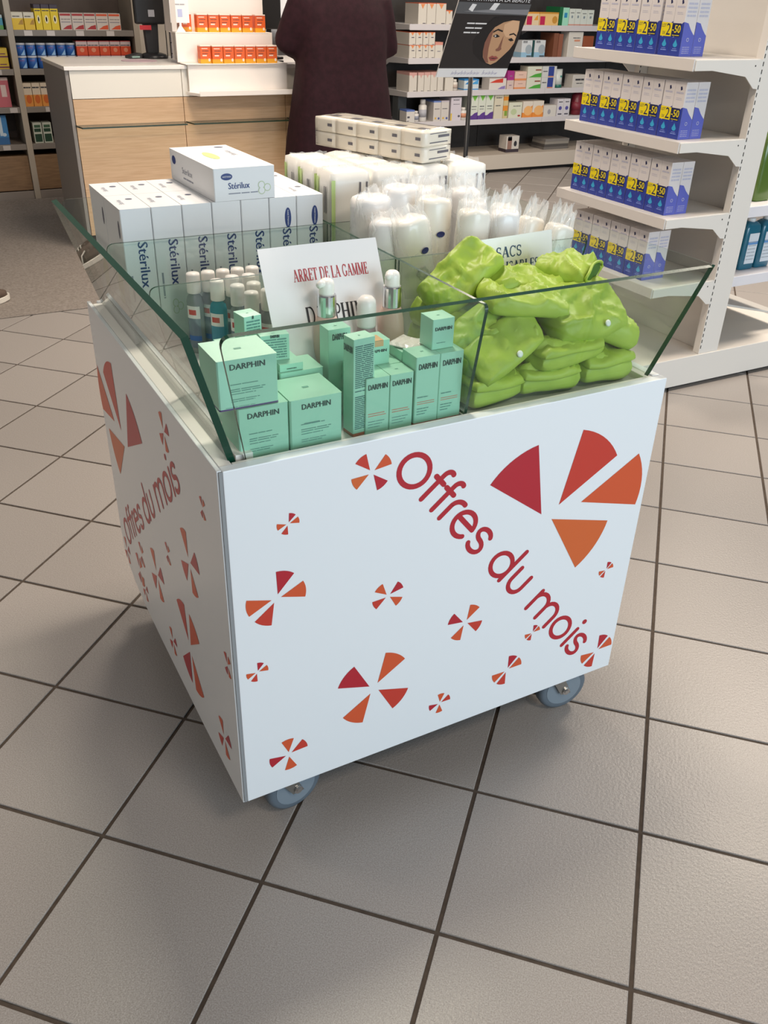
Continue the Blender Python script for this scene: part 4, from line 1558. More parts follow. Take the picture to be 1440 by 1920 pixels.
pa, pb = eye_carton(True), eye_carton(False)
used = {0: False, 1: False}
SHN = ['top', 'second', 'third', 'lowest']
for si, z in enumerate(SZ):
    starts = {0: [(1.470, 2), (1.590, 6)], 1: [(1.405, 10)], 2: [(1.405, 10)], 3: [(1.459, 8)]}[si]
    n = sum(c for _, c in starts)
    k = 0
    for y0, cnt in starts:
        for i in range(cnt):
            # from the near end: the near one of a pair shows -50, the far one the yellow sticker
            q = pb if i % 2 == 0 else pa
            yy = y0 + (i + .5) * 0.0537 + (0.004 * (i // 2))
            if yy > gy1 - 0.045:
                continue
            for dr in range(2):
                lab = 'blue and white carton on the %s gondola shelf, %s from the upright end, %s row' % (SHN[si], ORD[k], 'front' if dr == 0 else 'back')
                loc = (2.203 + dr * 0.057, yy, z + 0.0004)
                kk = 0 if q is pa else 1
                if not used[kk]:
                    used[kk] = True
                    q['label'] = lab
                    q.location = loc
                else:
                    dup(q, lab, loc)
            k += 1


# bottles on the far side of the gondola
def jug(label, x, y, z, w, d, h, col, lab_col, name):
    t = thing(name, label, 'bottle', (x, y, z), group='bottles on the right side of the gondola')
    mb = MB()
    rs = []
    for f, s in ((0, .92), (.03, 1), (.80, 1), (.88, .9), (.93, .55), (.94, .36)):
        ring = []
        for i in range(24):
            a = 2 * PI * i / 24
            cx = math.copysign(abs(math.cos(a)) ** .4, math.cos(a))
            cy = math.copysign(abs(math.sin(a)) ** .4, math.sin(a))
            ring.append((w / 2 * s * cx, d / 2 * s * cy, h * f))
        rs.append(ring)
    mb.rings(rs)
    mb.build('bottle_body', mat(col, 0.18, spec=0.7), t, smooth=True)
    MB().lathe([(w * .20, h * .93), (w * .20, h * .99), (w * .17, h)], 16).build('bottle_cap', mat('#d9dcdc', 0.4), t, smooth=True)
    p = MB()
    if lab_col:
        p.poly([(-w * .25, -d / 2 - .0006, h * .12), (w * .38, -d / 2 - .0006, h * .12), (w * .38, -d / 2 - .0006, h * .72), (-w * .25, -d / 2 - .0006, h * .72)], 0)
        p.poly([(-w * .25, -d / 2 - .0010, h * .50), (w * .38, -d / 2 - .0010, h * .50), (w * .38, -d / 2 - .0010, h * .56), (-w * .25, -d / 2 - .0010, h * .56)], 1)
        lines(p, (-w * .2, -d / 2 - .0012, h * .2), (1, 0, 0), (0, 0, 1), [(0, w * .5, k * .014, .003) for k in range(6)], 2)
        p.build('front_label', [mat(lab_col, 0.5), mat('#5b8fc6', 0.5), mat('#9fa6ad', 0.5)], t)
    return t


jug('dark teal bottle with a white label, nearest the gondola upright', 2.742, 1.450, 0.4484, 0.088, 0.060, 0.205, '#0d6078', '#d4dae0', 'soap_bottle')
jug('dark teal bottle with a white label, further from the upright at the picture edge', 2.838, 1.452, 0.4484, 0.088, 0.060, 0.205, '#0d6078', '#d4dae0', 'soap_bottle')
jug('dark teal bottle standing in the second row on the lower right shelf', 2.742, 1.530, 0.4484, 0.088, 0.060, 0.205, '#0d6078', None, 'soap_bottle')
jug('olive green bottle on the upper right gondola shelf', 2.745, 1.455, 0.7224, 0.095, 0.070, 0.270, '#4d6a22', None, 'shower_bottle')

# ================================================================== SERVICE COUNTER
CX0, CY, CZ = 0.659, 4.467, 1.0
ctr = thing('service_counter', 'long white and oak service counter with a grey end panel', 'counter', (1.7, 4.8, 0))
CO = Vector((1.7, 4.8, 0))


def cpart(mb, name, m, parent=ctr, bevel=0.002, **k):
    mb.v = [tuple(Vector(p) - CO) for p in mb.v]
    return mb.build(name, m, parent, bevel=bevel, **k)


oak = noise_mat('pale_oak', '#c6a27e', '#d2b08c', 14, 0.5, 0.1, 4, (0.5, 1, 9))
CWH = mat('#e4ded3', 0.4)
cpart(MB().box(CX0 - 0.004, CY + 0.004, 0.006, CX0 + 0.016, 5.15, CZ - 0.02), 'end_panel', mat('#8d8681', 0.5))
cpart(MB().box(CX0 - 0.008, CY - 0.012, CZ - 0.02, 2.54, 5.16, CZ), 'worktop', mat('#ece6e0', 0.3))
seams = [CX0 + 0.017, 1.3065, 1.951, 2.54]
for a, b in zip(seams, seams[1:]):
    cpart(MB().box(a + 0.0015, CY, 0.836, b - 0.0015, CY + 0.02, CZ - 0.021), 'fascia_panel', CWH, bevel=0.001)
    cpart(MB().box(a + 0.0015, CY, 0.09, b - 0.0015, CY + 0.02, 0.833), 'oak_panel', oak, bevel=0.001)
cpart(MB().box(CX0 + 0.02, CY + 0.04, 0.006, 2.53, CY + 0.06, 0.09), 'kick_board', mat('#4a4039', 0.7))
cpart(MB().box(CX0 + 0.017, CY + 0.021, 0.09, 2.53, CY + 0.03, CZ - 0.021), 'carcass', mat('#6d6258', 0.7))
cpart(MB().box(2.52, CY + 0.031, 0.006, 2.54, 5.15, CZ - 0.021), 'end_panel', mat('#8d8681', 0.5))
for a, b in ((0.672, 1.302), (1.311, 1.946), (1.956, 2.53)):
    g_ = MB()
    g_.prism([(a, CY - .001), (b, CY - .001), (b - .012, CY - .105), (a + .018, CY - .105)], lambda q: (q[0], q[1], 0.694), lambda q: (q[0], q[1], 0.702), 0, 1)
    cpart(g_, 'glass_shelf', [glass_mat('shelf_glass', (0.93, 0.96, 0.93)), mat('#26382a', 0.2)], bevel=0)

# stepped white display unit hung on the counter
disp = thing('stepped_display', 'white stepped display unit hung over the counter front', 'display stand', (1.65, CY, 0.83))
DO = Vector((1.65, CY, 0.83))


def dpart(mb, name, m, parent=disp, bevel=0.002):
    mb.v = [tuple(Vector(p) - DO) for p in mb.v]
    return mb.build(name, m, parent, bevel=bevel)


DW = mat('#eee6df', 0.4)
tr = MB()
tr.prism([(1.325, CY - .016), (1.985, CY - .016), (1.962, CY - .13), (1.368, CY - .13)], lambda q: (q[0], q[1], 0.846), lambda q: (q[0], q[1], 0.862))
dpart(tr, 'tray', DW)
dpart(MB().box(1.368, CY - .134, 0.846, 1.962, CY - .130, 0.874), 'tray_lip', DW)
dpart(MB().box(1.340, CY - .030, 0.846, 1.955, CY - .014, 1.006), 'apron', DW)
dpart(MB().box(1.325, CY - .045, 1.0035, 1.955, CY + .10, 1.0085), 'lower_step', DW)
dpart(MB().box(1.312, CY + .065, 1.0090, 1.905, CY + .080, 1.158), 'riser', DW)
dpart(MB().box(1.312, CY + .065, 1.1585, 1.905, CY + .20, 1.1640), 'upper_step', DW)
dpart(MB().box(1.330, CY + .205, 1.012, 1.905, CY + .220, 1.47), 'back_board', DW)
dpart(MB().box(1.300, CY + .085, 1.1650, 1.330, CY + .225, 1.47), 'side_board', mat('#cfc6be', 0.5))
# orange cartons on both steps
OC = ['#e4632c', '#f0a522', '#e8772e', '#f2ded0', '#b8472a']


def vit(label, x, y, z, w=0.064, d=0.05, h=0.093):
    return carton('vitamin_carton', label, 'carton', (x, y, z), w, d, h, OC, [(0, .24, 1), (.94, 1, 3)],
                  [('c', 3, .72, .10, .92, .28), ('r', 3, .2, .40, .6, .47), ('r', 3, .15, .80, .7, .84), ('r', 4, 0, .9, 1, .94)], rows=[(.2, .7, .52, .03), (.2, .8, .68, .03)], group='orange cartons on the stepped display')


for i in range(6):
    vit('orange and yellow carton on the lower display step, %s from the left' % ORD[i], 1.522 + i * 0.0675, CY - 0.038, 1.0092)
    vit('orange and yellow carton on the upper display step, %s from the left' % ORD[i], 1.480 + i * 0.0690 + (0.012 if i == 5 else 0), CY + 0.078, 1.1644)
vit('orange carton half hidden behind the price card on the upper step', 1.402, CY + 0.14, 1.1644)
vit('orange carton turned sideways at the left end of the lower step', 1.455, CY - 0.02, 1.0092)

# price card holder
t = thing('price_card_stand', 'small white price card in a holder on the display step', 'card stand', (1.352, CY + 0.085, 1.1644))
MB().prism([(-.028, 0), (.028, 0), (.006, .03), (.006, .05), (-.006, .05), (-.006, .03)], lambda q: (q[0], 0, q[1]), lambda q: (q[0], .012, q[1])).build('card_foot', mat('#f2ece8', 0.3), t)
MB().box(-.055, .002, .046, .055, .006, .26).build('card', mat('#f1ece9', 0.4), t)
p = MB()
p.poly([(-.012, .0014, .075), (.016, .0014, .075), (.016, .0014, .115), (-.012, .0014, .115)], 0)
lines(p, (-.04, .0014, .135), (1, 0, 0), (0, 0, 1), [(0, .075, 0, .006)], 1)
p.poly([(-.025, .0014, .165), (.02, .0014, .165), (.02, .0014, .178), (-.025, .0014, .178)], 2)
p.build('card_print', [mat('#b9bede', 0.5), mat('#a7a3a8', 0.5), mat('#c98a90', 0.5)], t)

# till monitor seen from behind, with stand, and clutter
t = thing('till_monitor', 'black till monitor on a pedestal standing on the counter', 'monitor', (1.30, 5.00, CZ))
MB().box(-.098, -.02, .185, .088, .02, .52).build('screen_housing', BLACK, t, bevel=0.012)
MB().prism([(-.035, 0), (.035, 0), (.045, .21), (-.045, .21)], lambda q: (q[0], -.002, q[1]), lambda q: (q[0], .045, q[1])).build('pedestal', mat('#1d1b1d', 0.5), t, bevel=0.006)
MB().lathe([(0.085, 0), (0.088, 0.006), (0.075, 0.022), (0.05, 0.03)], 24).build('foot', mat('#1a181a', 0.35), t, smooth=True)
MB().box(-.075, -.0215, .155, -.005, -.019, .180).build('red_sticker', mat('#b3262f', 0.5), t)
MB().box(-.016, -.0215, .225, .022, -.0195, .262).build('rating_plate', mat('#8c8c92', 0.5), t)
t = thing('card_terminal', 'small dark card terminal lying beside the till monitor', 'card terminal', (1.175, 4.985, CZ), (0, 0, 0.2))
MB().prism([(-.04, 0), (.04, 0), (.04, .030), (-.04, .016)], lambda q: (q[0], -.03, q[1]), lambda q: (q[0], .05, q[1])).build('terminal_body', mat('#2c2b2c', 0.4), t, bevel=0.004)
MB().box(-.030, -.0312, .006, .022, -.0302, .015).build('terminal_display', mat('#8aa39a', 0.3), t)
t = thing('wire_rack', 'black wire leaflet rack behind the price card on the counter', 'rack', (1.43, 4.95, CZ))
for q in (-.045, .045):
    MB().tube([(q, -.04, .004), (q, -.04, .16), (q, .04, .19), (q, .04, .004)], 0.003, 6).build('side_wire', BLACK, t)
for zz in (.03, .09, .15):
    MB().tube([(-.045, -.04, zz), (.045, -.04, zz)], 0.0025, 6).build('cross_wire', BLACK, t)
MB().box(-.04, -.03, .006, .04, -.026, .15).build('leaflet', mat('#c9c3cc', 0.5), t)
mb = MB().lathe([(0.105, 0), (0.105, 0.002)], 32)
tag(mb.build('counter_mat', mat('#c4a9b0', 0.6), loc=(1.155, 4.80, CZ + 0.0004)), 'round mauve mat lying on the counter top by the monitor', 'mat')
t = thing('customer_display', 'black customer screen on the counter left of the coat', 'monitor', (2.05, 4.93, CZ))
MB().box(-.075, -.012, .165, .075, .016, .50).build('screen_housing', BLACK, t, bevel=0.006)
MB().tube([(0, 0.02, 0.01), (0, 0.02, .22)], 0.016, 12).build('stand_pole', BLACK, t)
MB().lathe([(0.06, 0), (0.06, 0.008), (0.03, 0.014)], 20).build('foot', BLACK, t)
t = thing('stapler', 'small black stapler on the counter by the coat sleeve', 'stapler', (1.965, 4.60, CZ), (0, 0, 0.2))
MB().box(-.035, -.012, 0, .035, .012, .010).build('stapler_base', BLACK, t, bevel=0.003)
MB().prism([(-.035, .011), (.035, .016), (.035, .030), (-.030, .026)], lambda q: (q[0], -.010, q[1]), lambda q: (q[0], .010, q[1])).build('stapler_arm', BLACK, t, bevel=0.003)

# ================================================================== PEOPLE


def remesh(o, v=0.016, it=6):
    md = o.modifiers.new('remesh', 'REMESH')
    md.mode = 'VOXEL'
    md.voxel_size = v
    md.use_smooth_shade = True
    sm_ = o.modifiers.new('smooth', 'SMOOTH')
    sm_.iterations = it
    return o


def coat_ring(z, rx, ry, n=28, cx=0, cy=0, sq=0.85, fold=0.0):
    r = []
    for i in range(n):
        a = 2 * PI * i / n
        c = math.copysign(abs(math.cos(a)) ** sq, math.cos(a))
        s = math.copysign(abs(math.sin(a)) ** sq, math.sin(a))
        f = 1 + fold * math.sin(a * 5 + z * 2)
        r.append((cx + rx * c * f, cy + ry * s * f, z))
    return r


skin = mat('#c79a80', 0.5)
hair_m = noise_mat('brown_hair', '#2a1c14', '#3a281c', 40, 0.6, 0.4, 4, (1, 1, .2))
coat_m = noise_mat('maroon_wool', '#230d14', '#2c121a', 30, 0.8, 0.3, 4, bump_scale=300, spec=0.25)


def person(name, label, loc, rotz, coat, rings_, arms, head_z, coat_name, shoe_c='#1c1a1c', leg_c='#1f1c22'):
    t = thing(name, label, 'person', loc, (0, 0, rotz))
    b = MB()
    # one skin: legs, trunk, neck and head, joined by the voxel remesh
    for s in (-1, 1):
        b.tube([(s * .09, 0, .04), (s * .09, .005, .28), (s * .10, .01, .50), (s * .10, 0, .90)], [.045, .055, .065, .085], 14)
    b.rings([coat_ring(z, rx * .62, ry * .66) for z, rx, ry in rings_ if z > .8])
    b.tube([(0, 0, head_z - .30), (0, .01, head_z - .10)], .055, 14)
    b.ellipsoid((0, .02, head_z), (.076, .095, .118), 20, 14)
    b.ellipsoid((0, .118, head_z - .015), (.012, .018, .022), 10, 8)       # nose
    for s in (-1, 1):
        b.ellipsoid((s * .078, .01, head_z - .01), (.012, .02, .03), 10, 8)  # ears
    for sh, el, wr in arms:
        b.tube([sh, el, wr], [.045, .04, .028], 12)
        d = (Vector(wr) - Vector(el)).normalized()
        side = d.cross(Vector((0, 0, 1))).normalized()
        palm = Vector(wr) + d * .06
        b.tube([Vector(wr), palm], [.03, .034], 10)
        for k in range(4):
            base = palm + side * (.024 - .016 * k) - d * .01
            L_ = (.062, .072, .068, .052)[k]
            b.tube([base, base + d * L_ * .55, base + d * L_ * .95 + Vector((0, 0, -.018))], [.0092, .0086, .007], 8)
        b.tube([Vector(wr) + d * .02, Vector(wr) + d * .045 + side * .042, Vector(wr) + d * .085 + side * .045], [.012, .010, .008], 8)
    remesh(b.build('body', skin, t, smooth=True), 0.009, 3)
    f = MB()
    for s in (-1, 1):
        f.ellipsoid((s * .03, .103, head_z + .012), (.013, .008, .008), 10, 8)
    f.build('eyes', mat('#e9e4de', 0.3), t, smooth=True)
    f = MB()
    f.ellipsoid((0, .107, head_z - .058), (.024, .008, .008), 12, 8)
    f.build('mouth', mat('#9b5a52', 0.5), t, smooth=True)
    h = MB()
    h.ellipsoid((0, -.012, head_z + .03), (.094, .105, .115), 20, 12)
    h.ellipsoid((0, -.055, head_z - .08), (.088, .06, .13), 18, 10)
    remesh(h.build('hair', hair_m, t, smooth=True), 0.014, 4)
    c = MB()
    c.rings([coat_ring(z, rx, ry, fold=(.03 if z < .9 else 0.012)) for z, rx, ry in rings_])
    for sh, el, wr in arms:
        w2 = Vector(el).lerp(Vector(wr), .82)
        c.tube([Vector(sh), Vector(sh).lerp(Vector(el), .5), Vector(el), Vector(el).lerp(w2, .5), w2], [.10, .095, .085, .075, .062], 16)
    remesh(c.build(coat_name, coat, t, smooth=True), 0.018, 8)
    g_ = MB()
    for s in (-1, 1):
        g_.tube([(s * .09, 0, .06), (s * .09, .005, .28), (s * .10, .01, .50), (s * .10, 0, .93)], [.055, .065, .078, .10], 14)
    g_.ellipsoid((0, 0, .93), (.17, .11, .12), 16, 10)
    remesh(g_.build('trousers', mat(leg_c, 0.8), t, smooth=True), 0.018, 4)
    for s in (-1, 1):
        m_ = MB()
        m_.ellipsoid((s * .092, .05, .043), (.047, .135, .036), 16, 10)
        m_.ellipsoid((s * .092, -.02, .075), (.044, .055, .05), 16, 10)
        remesh(m_.build('shoe', mat(shoe_c, 0.5), t, smooth=True), 0.010, 3)
    return t


person('person', 'person in a long maroon coat leaning on the counter, seen from behind', (2.215, 4.215, 0.006), 0, coat_m,
       [(.42, .37, .20), (.60, .35, .20), (.85, .305, .20), (1.0, .28, .19), (1.15, .275, .185), (1.28, .27, .17), (1.38, .235, .14), (1.45, .15, .11), (1.50, .08, .08)],
       [((-.21, 0, 1.36), (-.315, .06, 1.12), (-.14, .30, 1.085)), ((.21, 0, 1.36), (.315, .03, 1.10), (.16, .30, 1.085))], 1.66, 'long_coat')
whitecoat = mat('#dfe1e6', 0.6)
person('person', 'person in a white work coat behind the counter, mostly hidden by the maroon coat', (2.53, 5.42, 0.006), PI, whitecoat,
       [(.50, .25, .17), (.75, .24, .165), (1.0, .22, .15), (1.2, .225, .15), (1.35, .21, .13), (1.44, .13, .10), (1.50, .075, .075)],
       [((-.19, 0, 1.34), (-.27, .05, 1.10), (-.12, .26, 1.08)), ((.19, 0, 1.34), (.27, .05, 1.10), (.14, .24, 1.08))], 1.66, 'work_coat', leg_c='#2a2a33')
# sneaker of a passer-by at the picture's left edge, on the carpet
t = thing('sneaker', 'brown sneaker with a white sole on the carpet at the left edge', 'shoe', (-0.045, 3.60, 0.0062), (0, 0, math.radians(-62)))
s = MB()
n = 24


def sole_pt(i, k):
    a = 2 * PI * i / n
    return (0.046 * math.sin(a) * (1.0 + .12 * math.cos(a)) * k, 0.138 * math.cos(a) * k)


s.rings([[(*sole_pt(i, .94), 0) for i in range(n)], [(*sole_pt(i, 1.03), .006) for i in range(n)], [(*sole_pt(i, 1.04), .026 + .008 * math.cos(2 * PI * i / n) ** 2) for i in range(n)], [(*sole_pt(i, .95), .030) for i in range(n)]])
s.build('sole', mat('#e6dfd3', 0.5), t, smooth=False)
u = MB()
u.rings([[(*sole_pt(i, .97), .026) for i in range(n)], [(sole_pt(i, .93)[0], sole_pt(i, .93)[1], .05) for i in range(n)],
         [(sole_pt(i, .78)[0], min(sole_pt(i, .80)[1], .05 + .03 * 1) - .012, .075) for i in range(n)],
         [(sole_pt(i, .62)[0], min(sole_pt(i, .55)[1], .02) - .035, .098) for i in range(n)]])
u.build('upper', mat('#5b4a3f', 0.7), t, smooth=True)
for k in range(4):
    MB().tube([(-.022, .055 - k * .02, .074 + k * .006), (0, .058 - k * .02, .084 + k * .006), (.022, .055 - k * .02, .074 + k * .006)], 0.003, 6).build('lace', mat('#efe9dd', 0.6), t, smooth=True)
for sd in (-1, 1):
    MB().tube([(sd * .046, .03, .032), (sd * .040, .01, .066), (sd * .036, -.02, .08)], 0.004, 6).build('side_stripe', mat('#efe9dd', 0.6), t, smooth=True)

# ================================================================== POSTER STAND
t = thing('poster_stand', 'black poster stand on a pole holding a dark beauty poster, behind the cart', 'poster stand', (1.600, 1.86, 0))
MB().lathe([(0.14, 0), (0.14, 0.008), (0.03, 0.016)], 32).build('stand_foot', BLACK, t)
MB().tube([(0, 0, .01), (0.0, 0, 1.20)], 0.0085, 12).build('pole', BLACK, t, smooth=True)
PB = Vector((1.4175 - 1.6, 1.802 - 1.86, 1.158))
pu = Vector((1, 0, -0.012)).normalized()
pv = Vector((0.0, -0.46, 0.89)).normalized()
pn = pu.cross(pv)
PWI, PHI = 0.288, 0.43


def pp(a, b, off=0.0):
    return PB + pu * (a * PWI) + pv * (b * PHI) + pn * off


q = [pp(0, 0), pp(1, 0), pp(1, 1), pp(0, 1)]
mb = MB()
mb.prism(q, lambda v: v - pn * .004, lambda v: v)
mb.build('poster_board', mat('#d9d5d2', 0.4), t)
p = MB()
PM = [mat('#232022', 0.35), mat('#f0ecea', 0.4), mat('#c99a74', 0.45), mat('#e2b48c', 0.45), mat('#8d5b49', 0.45), mat('#a4504a', 0.4), mat('#171315', 0.5), mat('#8b8a8d', 0.3), mat('#5a5b5e', 0.3), mat('#5b4a9a', 0.5), mat('#caa58c', 0.45)]


def pr(pts, mi, off):
    p.poly([pp(a, b, off) for a, b in pts], mi)


pr([(0, .075), (1, .075), (1, 1), (0, 1)], 0, .0006)
pr([(0, 0), (1, 0), (1, .0745), (0, .0745)], 1, .0006)
# grey studio band with light stripes, title above it
pr([(0, .512), (1, .512), (1, .60), (0, .60)], 8, .0009)
pr([(.1, .53), (1, .518), (1, .56), (.45, .55)], 7, .0012)
pr([(.16, .545), (.22, .53), (.25, .585), (.19, .59)], 1, .0014)
pr([(.44, .55), (.52, .545), (.56, .60), (.48, .60)], 1, .0014)
# generic portrait: hair, face, shade side, brows, eyes, nose, lips
pr([(.36, .30), (.44, .42), (.56, .495), (.78, .51), (1, .50), (1, .08), (.90, .08), (.74, .09), (.55, .14), (.42, .2)], 6, .0012)
pr([(.72, .108), (.64, .125), (.575, .170), (.545, .22), (.53, .29), (.55, .36), (.60, .415), (.70, .455), (.82, .474), (.92, .470), (.95, .40), (.955, .29), (.92, .235), (.86, .185), (.79, .13)], 2, .0015)
pr([(.72, .44), (.82, .472), (.92, .468), (.945, .40), (.945, .30), (.88, .33), (.80, .34), (.74, .38)], 3, .0018)
pr([(.545, .22), (.53, .29), (.55, .36), (.595, .40), (.60, .33), (.61, .25), (.64, .17), (.68, .125), (.64, .125), (.58, .17)], 4, .0018)
pr([(.60, .37), (.655, .392), (.73, .378), (.73, .390), (.655, .405), (.60, .385)], 6, .0021)
pr([(.84, .352), (.90, .362), (.945, .345), (.945, .357), (.895, .374), (.84, .364)], 6, .0021)
pr([(.61, .345), (.66, .362), (.715, .342), (.665, .332)], 6, .0021)
pr([(.632, .346), (.652, .356), (.66, .338)], 1, .0024)
pr([(.845, .320), (.89, .333), (.935, .312), (.89, .305)], 6, .0021)
pr([(.765, .35), (.785, .255), (.80, .24), (.775, .224), (.73, .222), (.715, .238), (.745, .25)], 4, .0021)
pr([(.655, .168), (.70, .186), (.73, .178), (.755, .183), (.80, .165), (.755, .143), (.70, .142)], 5, .0021)
pr([(.665, .165), (.73, .166), (.79, .164), (.73, .159)], 6, .0024)
put_text(p, 'INVITATION À LA BEAUTÉ', pp(.54, .612, .0010), pu, pv, PWI * .86, .0135, 1)
for k, wd in enumerate((.27, .26, .27)):
    lines(p, pp(.20 - k * .005, .435 - k * .036, .0010), pu, pv, [(0, wd * PWI, 0, .0045)], 1)
# handwritten note on the white strip
for k in range(14):
    a = .20 + k * .045 + (.04 if k > 8 else 0)
    stroke(p, [(a, .022), (a + .012, .050 + .012 * math.sin(k * 2.3)), (a + .018, .026), (a + .034, .040)], .004, lambda s_, t_: pp(s_, t_, .0011), 9, cap=False)
p.build('poster_print', PM, t)

# ================================================================== BACK WALL SHELVING (dark panels, white shelves)
bs = thing('wall_shelving', 'wall shelving with dark grey back panels and white shelves', 'shelving', (5.0, 6.1, 0))
BO = Vector((5.0, 6.1, 0))


def bpart(mb, name, m, parent=bs, bevel=0.0015):
    mb.v = [tuple(Vector(p) - BO) for p in mb.v]
    return mb.build(name, m, parent, bevel=bevel)


DKP = noise_mat('dark_panel', '#302c2a', '#383432', 12, 0.6)
for a, b in ((3.20, 4.62), (4.625, 6.05), (6.055, 7.3)):
    bpart(MB().box(a, 6.30, 0.152, b, 6.32, 2.1), 'back_panel', DKP)
bpart(MB().box(3.40, 5.82, 0.03, 7.3, 6.32, 0.152), 'base_plinth', mat('#c3b8ab', 0.45))
bpart(MB().box(3.42, 5.86, 0.0, 7.3, 6.30, 0.03), 'plinth_foot', mat('#1e1a17', 0.8))
WSH = mat('#c4bfbd', 0.4)
for z in (1.165, 0.922, 0.674, 0.441):
    for a, b in ((3.615, 5.02), (5.024, 6.43)):
        so = bpart(MB().box(a, 5.876, z - 0.030, b, 6.298, z), 'shelf', WSH)
        bpart(MB().box(a, 5.868, z - 0.040, b, 5.876, z + 0.003), 'price_rail', mat('#cbc6c8', 0.35), so)
        br = MB()
        br.prism([(5.872, z - .002), (6.298, z - .002), (6.298, z - .09), (6.20, z - .05), (5.872, z - .036)], lambda q_, a=a: (a - .003, q_[0], q_[1]), lambda q_, a=a: (a + .001, q_[0], q_[1]))
        bpart(br, 'bracket', WSH, so, 0)

YB = 5.884
WC = '#cfc8bd'
G1 = 'products on the back wall shelves'


def bprod(x0, x1, h, z, name, label, cols, bands=(), marks=(), rows=(), d=0.12, cat='carton', y=YB):
    w = (x1 - x0) - 0.003
    return carton(name, label, cat, ((x0 + x1) / 2, y, z + 0.0005), w, min(d, 0.36), h, cols, bands, marks, (), rows, group=G1, rough=0.5)


OT = [WC, '#d98a55', '#cf6a4a', '#5a5560']
OTm = [('v', 1, .25, .72, .75, .96), ('r', 3, .55, .03, .9, .07)]
Z4, Z3, Z2, Z1, Z0 = 1.165, 0.922, 0.674, 0.441, 0.152
B4 = [(3.696, 3.776, .148), (3.776, 3.861, .149), (3.861, 3.957, .15)]
for i, (a, b, h) in enumerate(B4):
    bprod(a, b, h, Z4, 'medicine_carton', 'tall white carton with an orange triangle, top wall shelf, %s from the left' % ORD[i], OT, [(.97, 1, 2)], OTm, d=.22)
bprod(3.957, 4.018, .102, Z4, 'medicine_carton', 'short white and orange carton at the poster edge on the top wall shelf', OT, [(.93, 1, 2)], OTm)
bprod(4.754, 4.894, .099, Z4, 'medicine_carton', 'magenta and yellow carton on the top wall shelf right of the poster', ['#d9c3a0', '#b51f4d', '#d8963f'], [(.88, 1, 2)], [('r', 1, .05, .05, .45, .7), ('t', 2, .6, .4, .9, .8)])
bprod(4.896, 5.100, .100, Z4, 'medicine_carton', 'wide magenta and golden carton on the top wall shelf', ['#e0b878', '#b51f4d', '#c08a35'], [(.88, 1, 2)], [('r', 1, .02, .05, .28, .7), ('c', 2, .66, .15, .94, .72)])
bprod(5.103, 5.139, .142, Z4, 'medicine_carton', 'narrow dark green carton on the top wall shelf', ['#12633a', '#0f5531'], d=.2)
bprod(5.141, 5.209, .137, Z4, 'medicine_carton', 'mint carton with a blue mark beside the dark green one', ['#9bd6bb', '#2f86b4', '#8fd0b0'], (), [('r', 1, .2, .45, .7, .72)])
for i, (a, b, h) in enumerate([(5.211, 5.276, .129), (5.276, 5.341, .13), (5.341, 5.412, .122), (5.412, 5.484, .123)]):
    bprod(a, b, h, Z4, 'medicine_carton', 'pale grey-white carton on the top wall shelf, %s right of the mint one' % ORD[i], ['#cdd3cb', '#7c8a92', '#c88c7c'], [(.03, .1, 2)], [('c', 1, .35, .45, .65, .62)], [(.2, .8, .75, .04)])
# shelf 3
for i, (a, b, h) in enumerate([(3.624, 3.689, .096), (3.689, 3.75, .096), (3.75, 3.805, .096), (3.805, 3.867, .096)]):
    bprod(a, b, h, Z3, 'medicine_carton', 'small orange-triangle carton, lower layer on the second wall shelf, %s from left' % ORD[i], OT, [(.95, 1, 2)], OTm + [('r', 3, .35, .55, .75, .62)], d=.26)
for i, (a, b, h) in enumerate([(3.62, 3.683, .091), (3.683, 3.747, .091), (3.749, 3.804, .092), (3.804, 3.865, .092)]):
    bprod(a, b, h, Z3 + .0968, 'medicine_carton', 'small orange-triangle carton, upper layer on the second wall shelf, %s from left' % ORD[i], OT, [(.95, 1, 2)], OTm + [('r', 3, .35, .55, .75, .62)], d=.26)
bprod(3.867, 3.944, .117, Z3, 'medicine_carton', 'slightly taller white carton with a pinkish top beside the orange-triangle stack', [WC, '#cf8d7e', '#8f8a90'], [(.82, 1, 1)], [('r', 2, .3, .4, .7, .46)])
for i, (a, b, h) in enumerate([(4.736, 4.85, .131), (4.873, 4.99, .132)]):
    bprod(a, b, h, Z3, 'toiletry_carton', ('left' if i == 0 else 'right') + ' white and blue carton with a round grey picture on the second wall shelf', ['#c9cdd0', '#8fb4cc', '#9aa5ad', '#4f5a62'], [(0, .3, 1)], [('c', 2, .35, .2, .98, .75), ('r', 3, .5, .02, .95, .12)], [(.1, .5, .85, .04), (.1, .5, .92, .04)])
bprod(4.852, 4.871, .131, Z3, 'toiletry_carton', 'slim dark teal carton between the two round-picture cartons', ['#1f4a4a', '#173838'])
bprod(5.073, 5.125, .186, Z3, 'toiletry_carton', 'narrow brown carton on the second wall shelf', ['#7a4a34', '#5f3826'], (), (), d=.2)
bprod(5.127, 5.175, .180, Z3, 'toiletry_carton', 'narrow reddish brown carton beside the brown one', ['#8a5540', '#6b3d2a'], (), (), d=.2)
bprod(5.233, 5.396, .196, Z3, 'toiletry_carton', 'large white carton with a faint orange mark on the second wall shelf', ['#d2cdc4', '#cf8f72'], (), [('r', 1, .4, .62, .8, .70)], [(.3, .8, .75, .03)])
bprod(5.40, 5.52, .165, Z3, 'toiletry_carton', 'brown and white carton just above the blue-carton shelf end', ['#8f4b2d', '#d6c8b8'], [(0, .3, 1)], ())
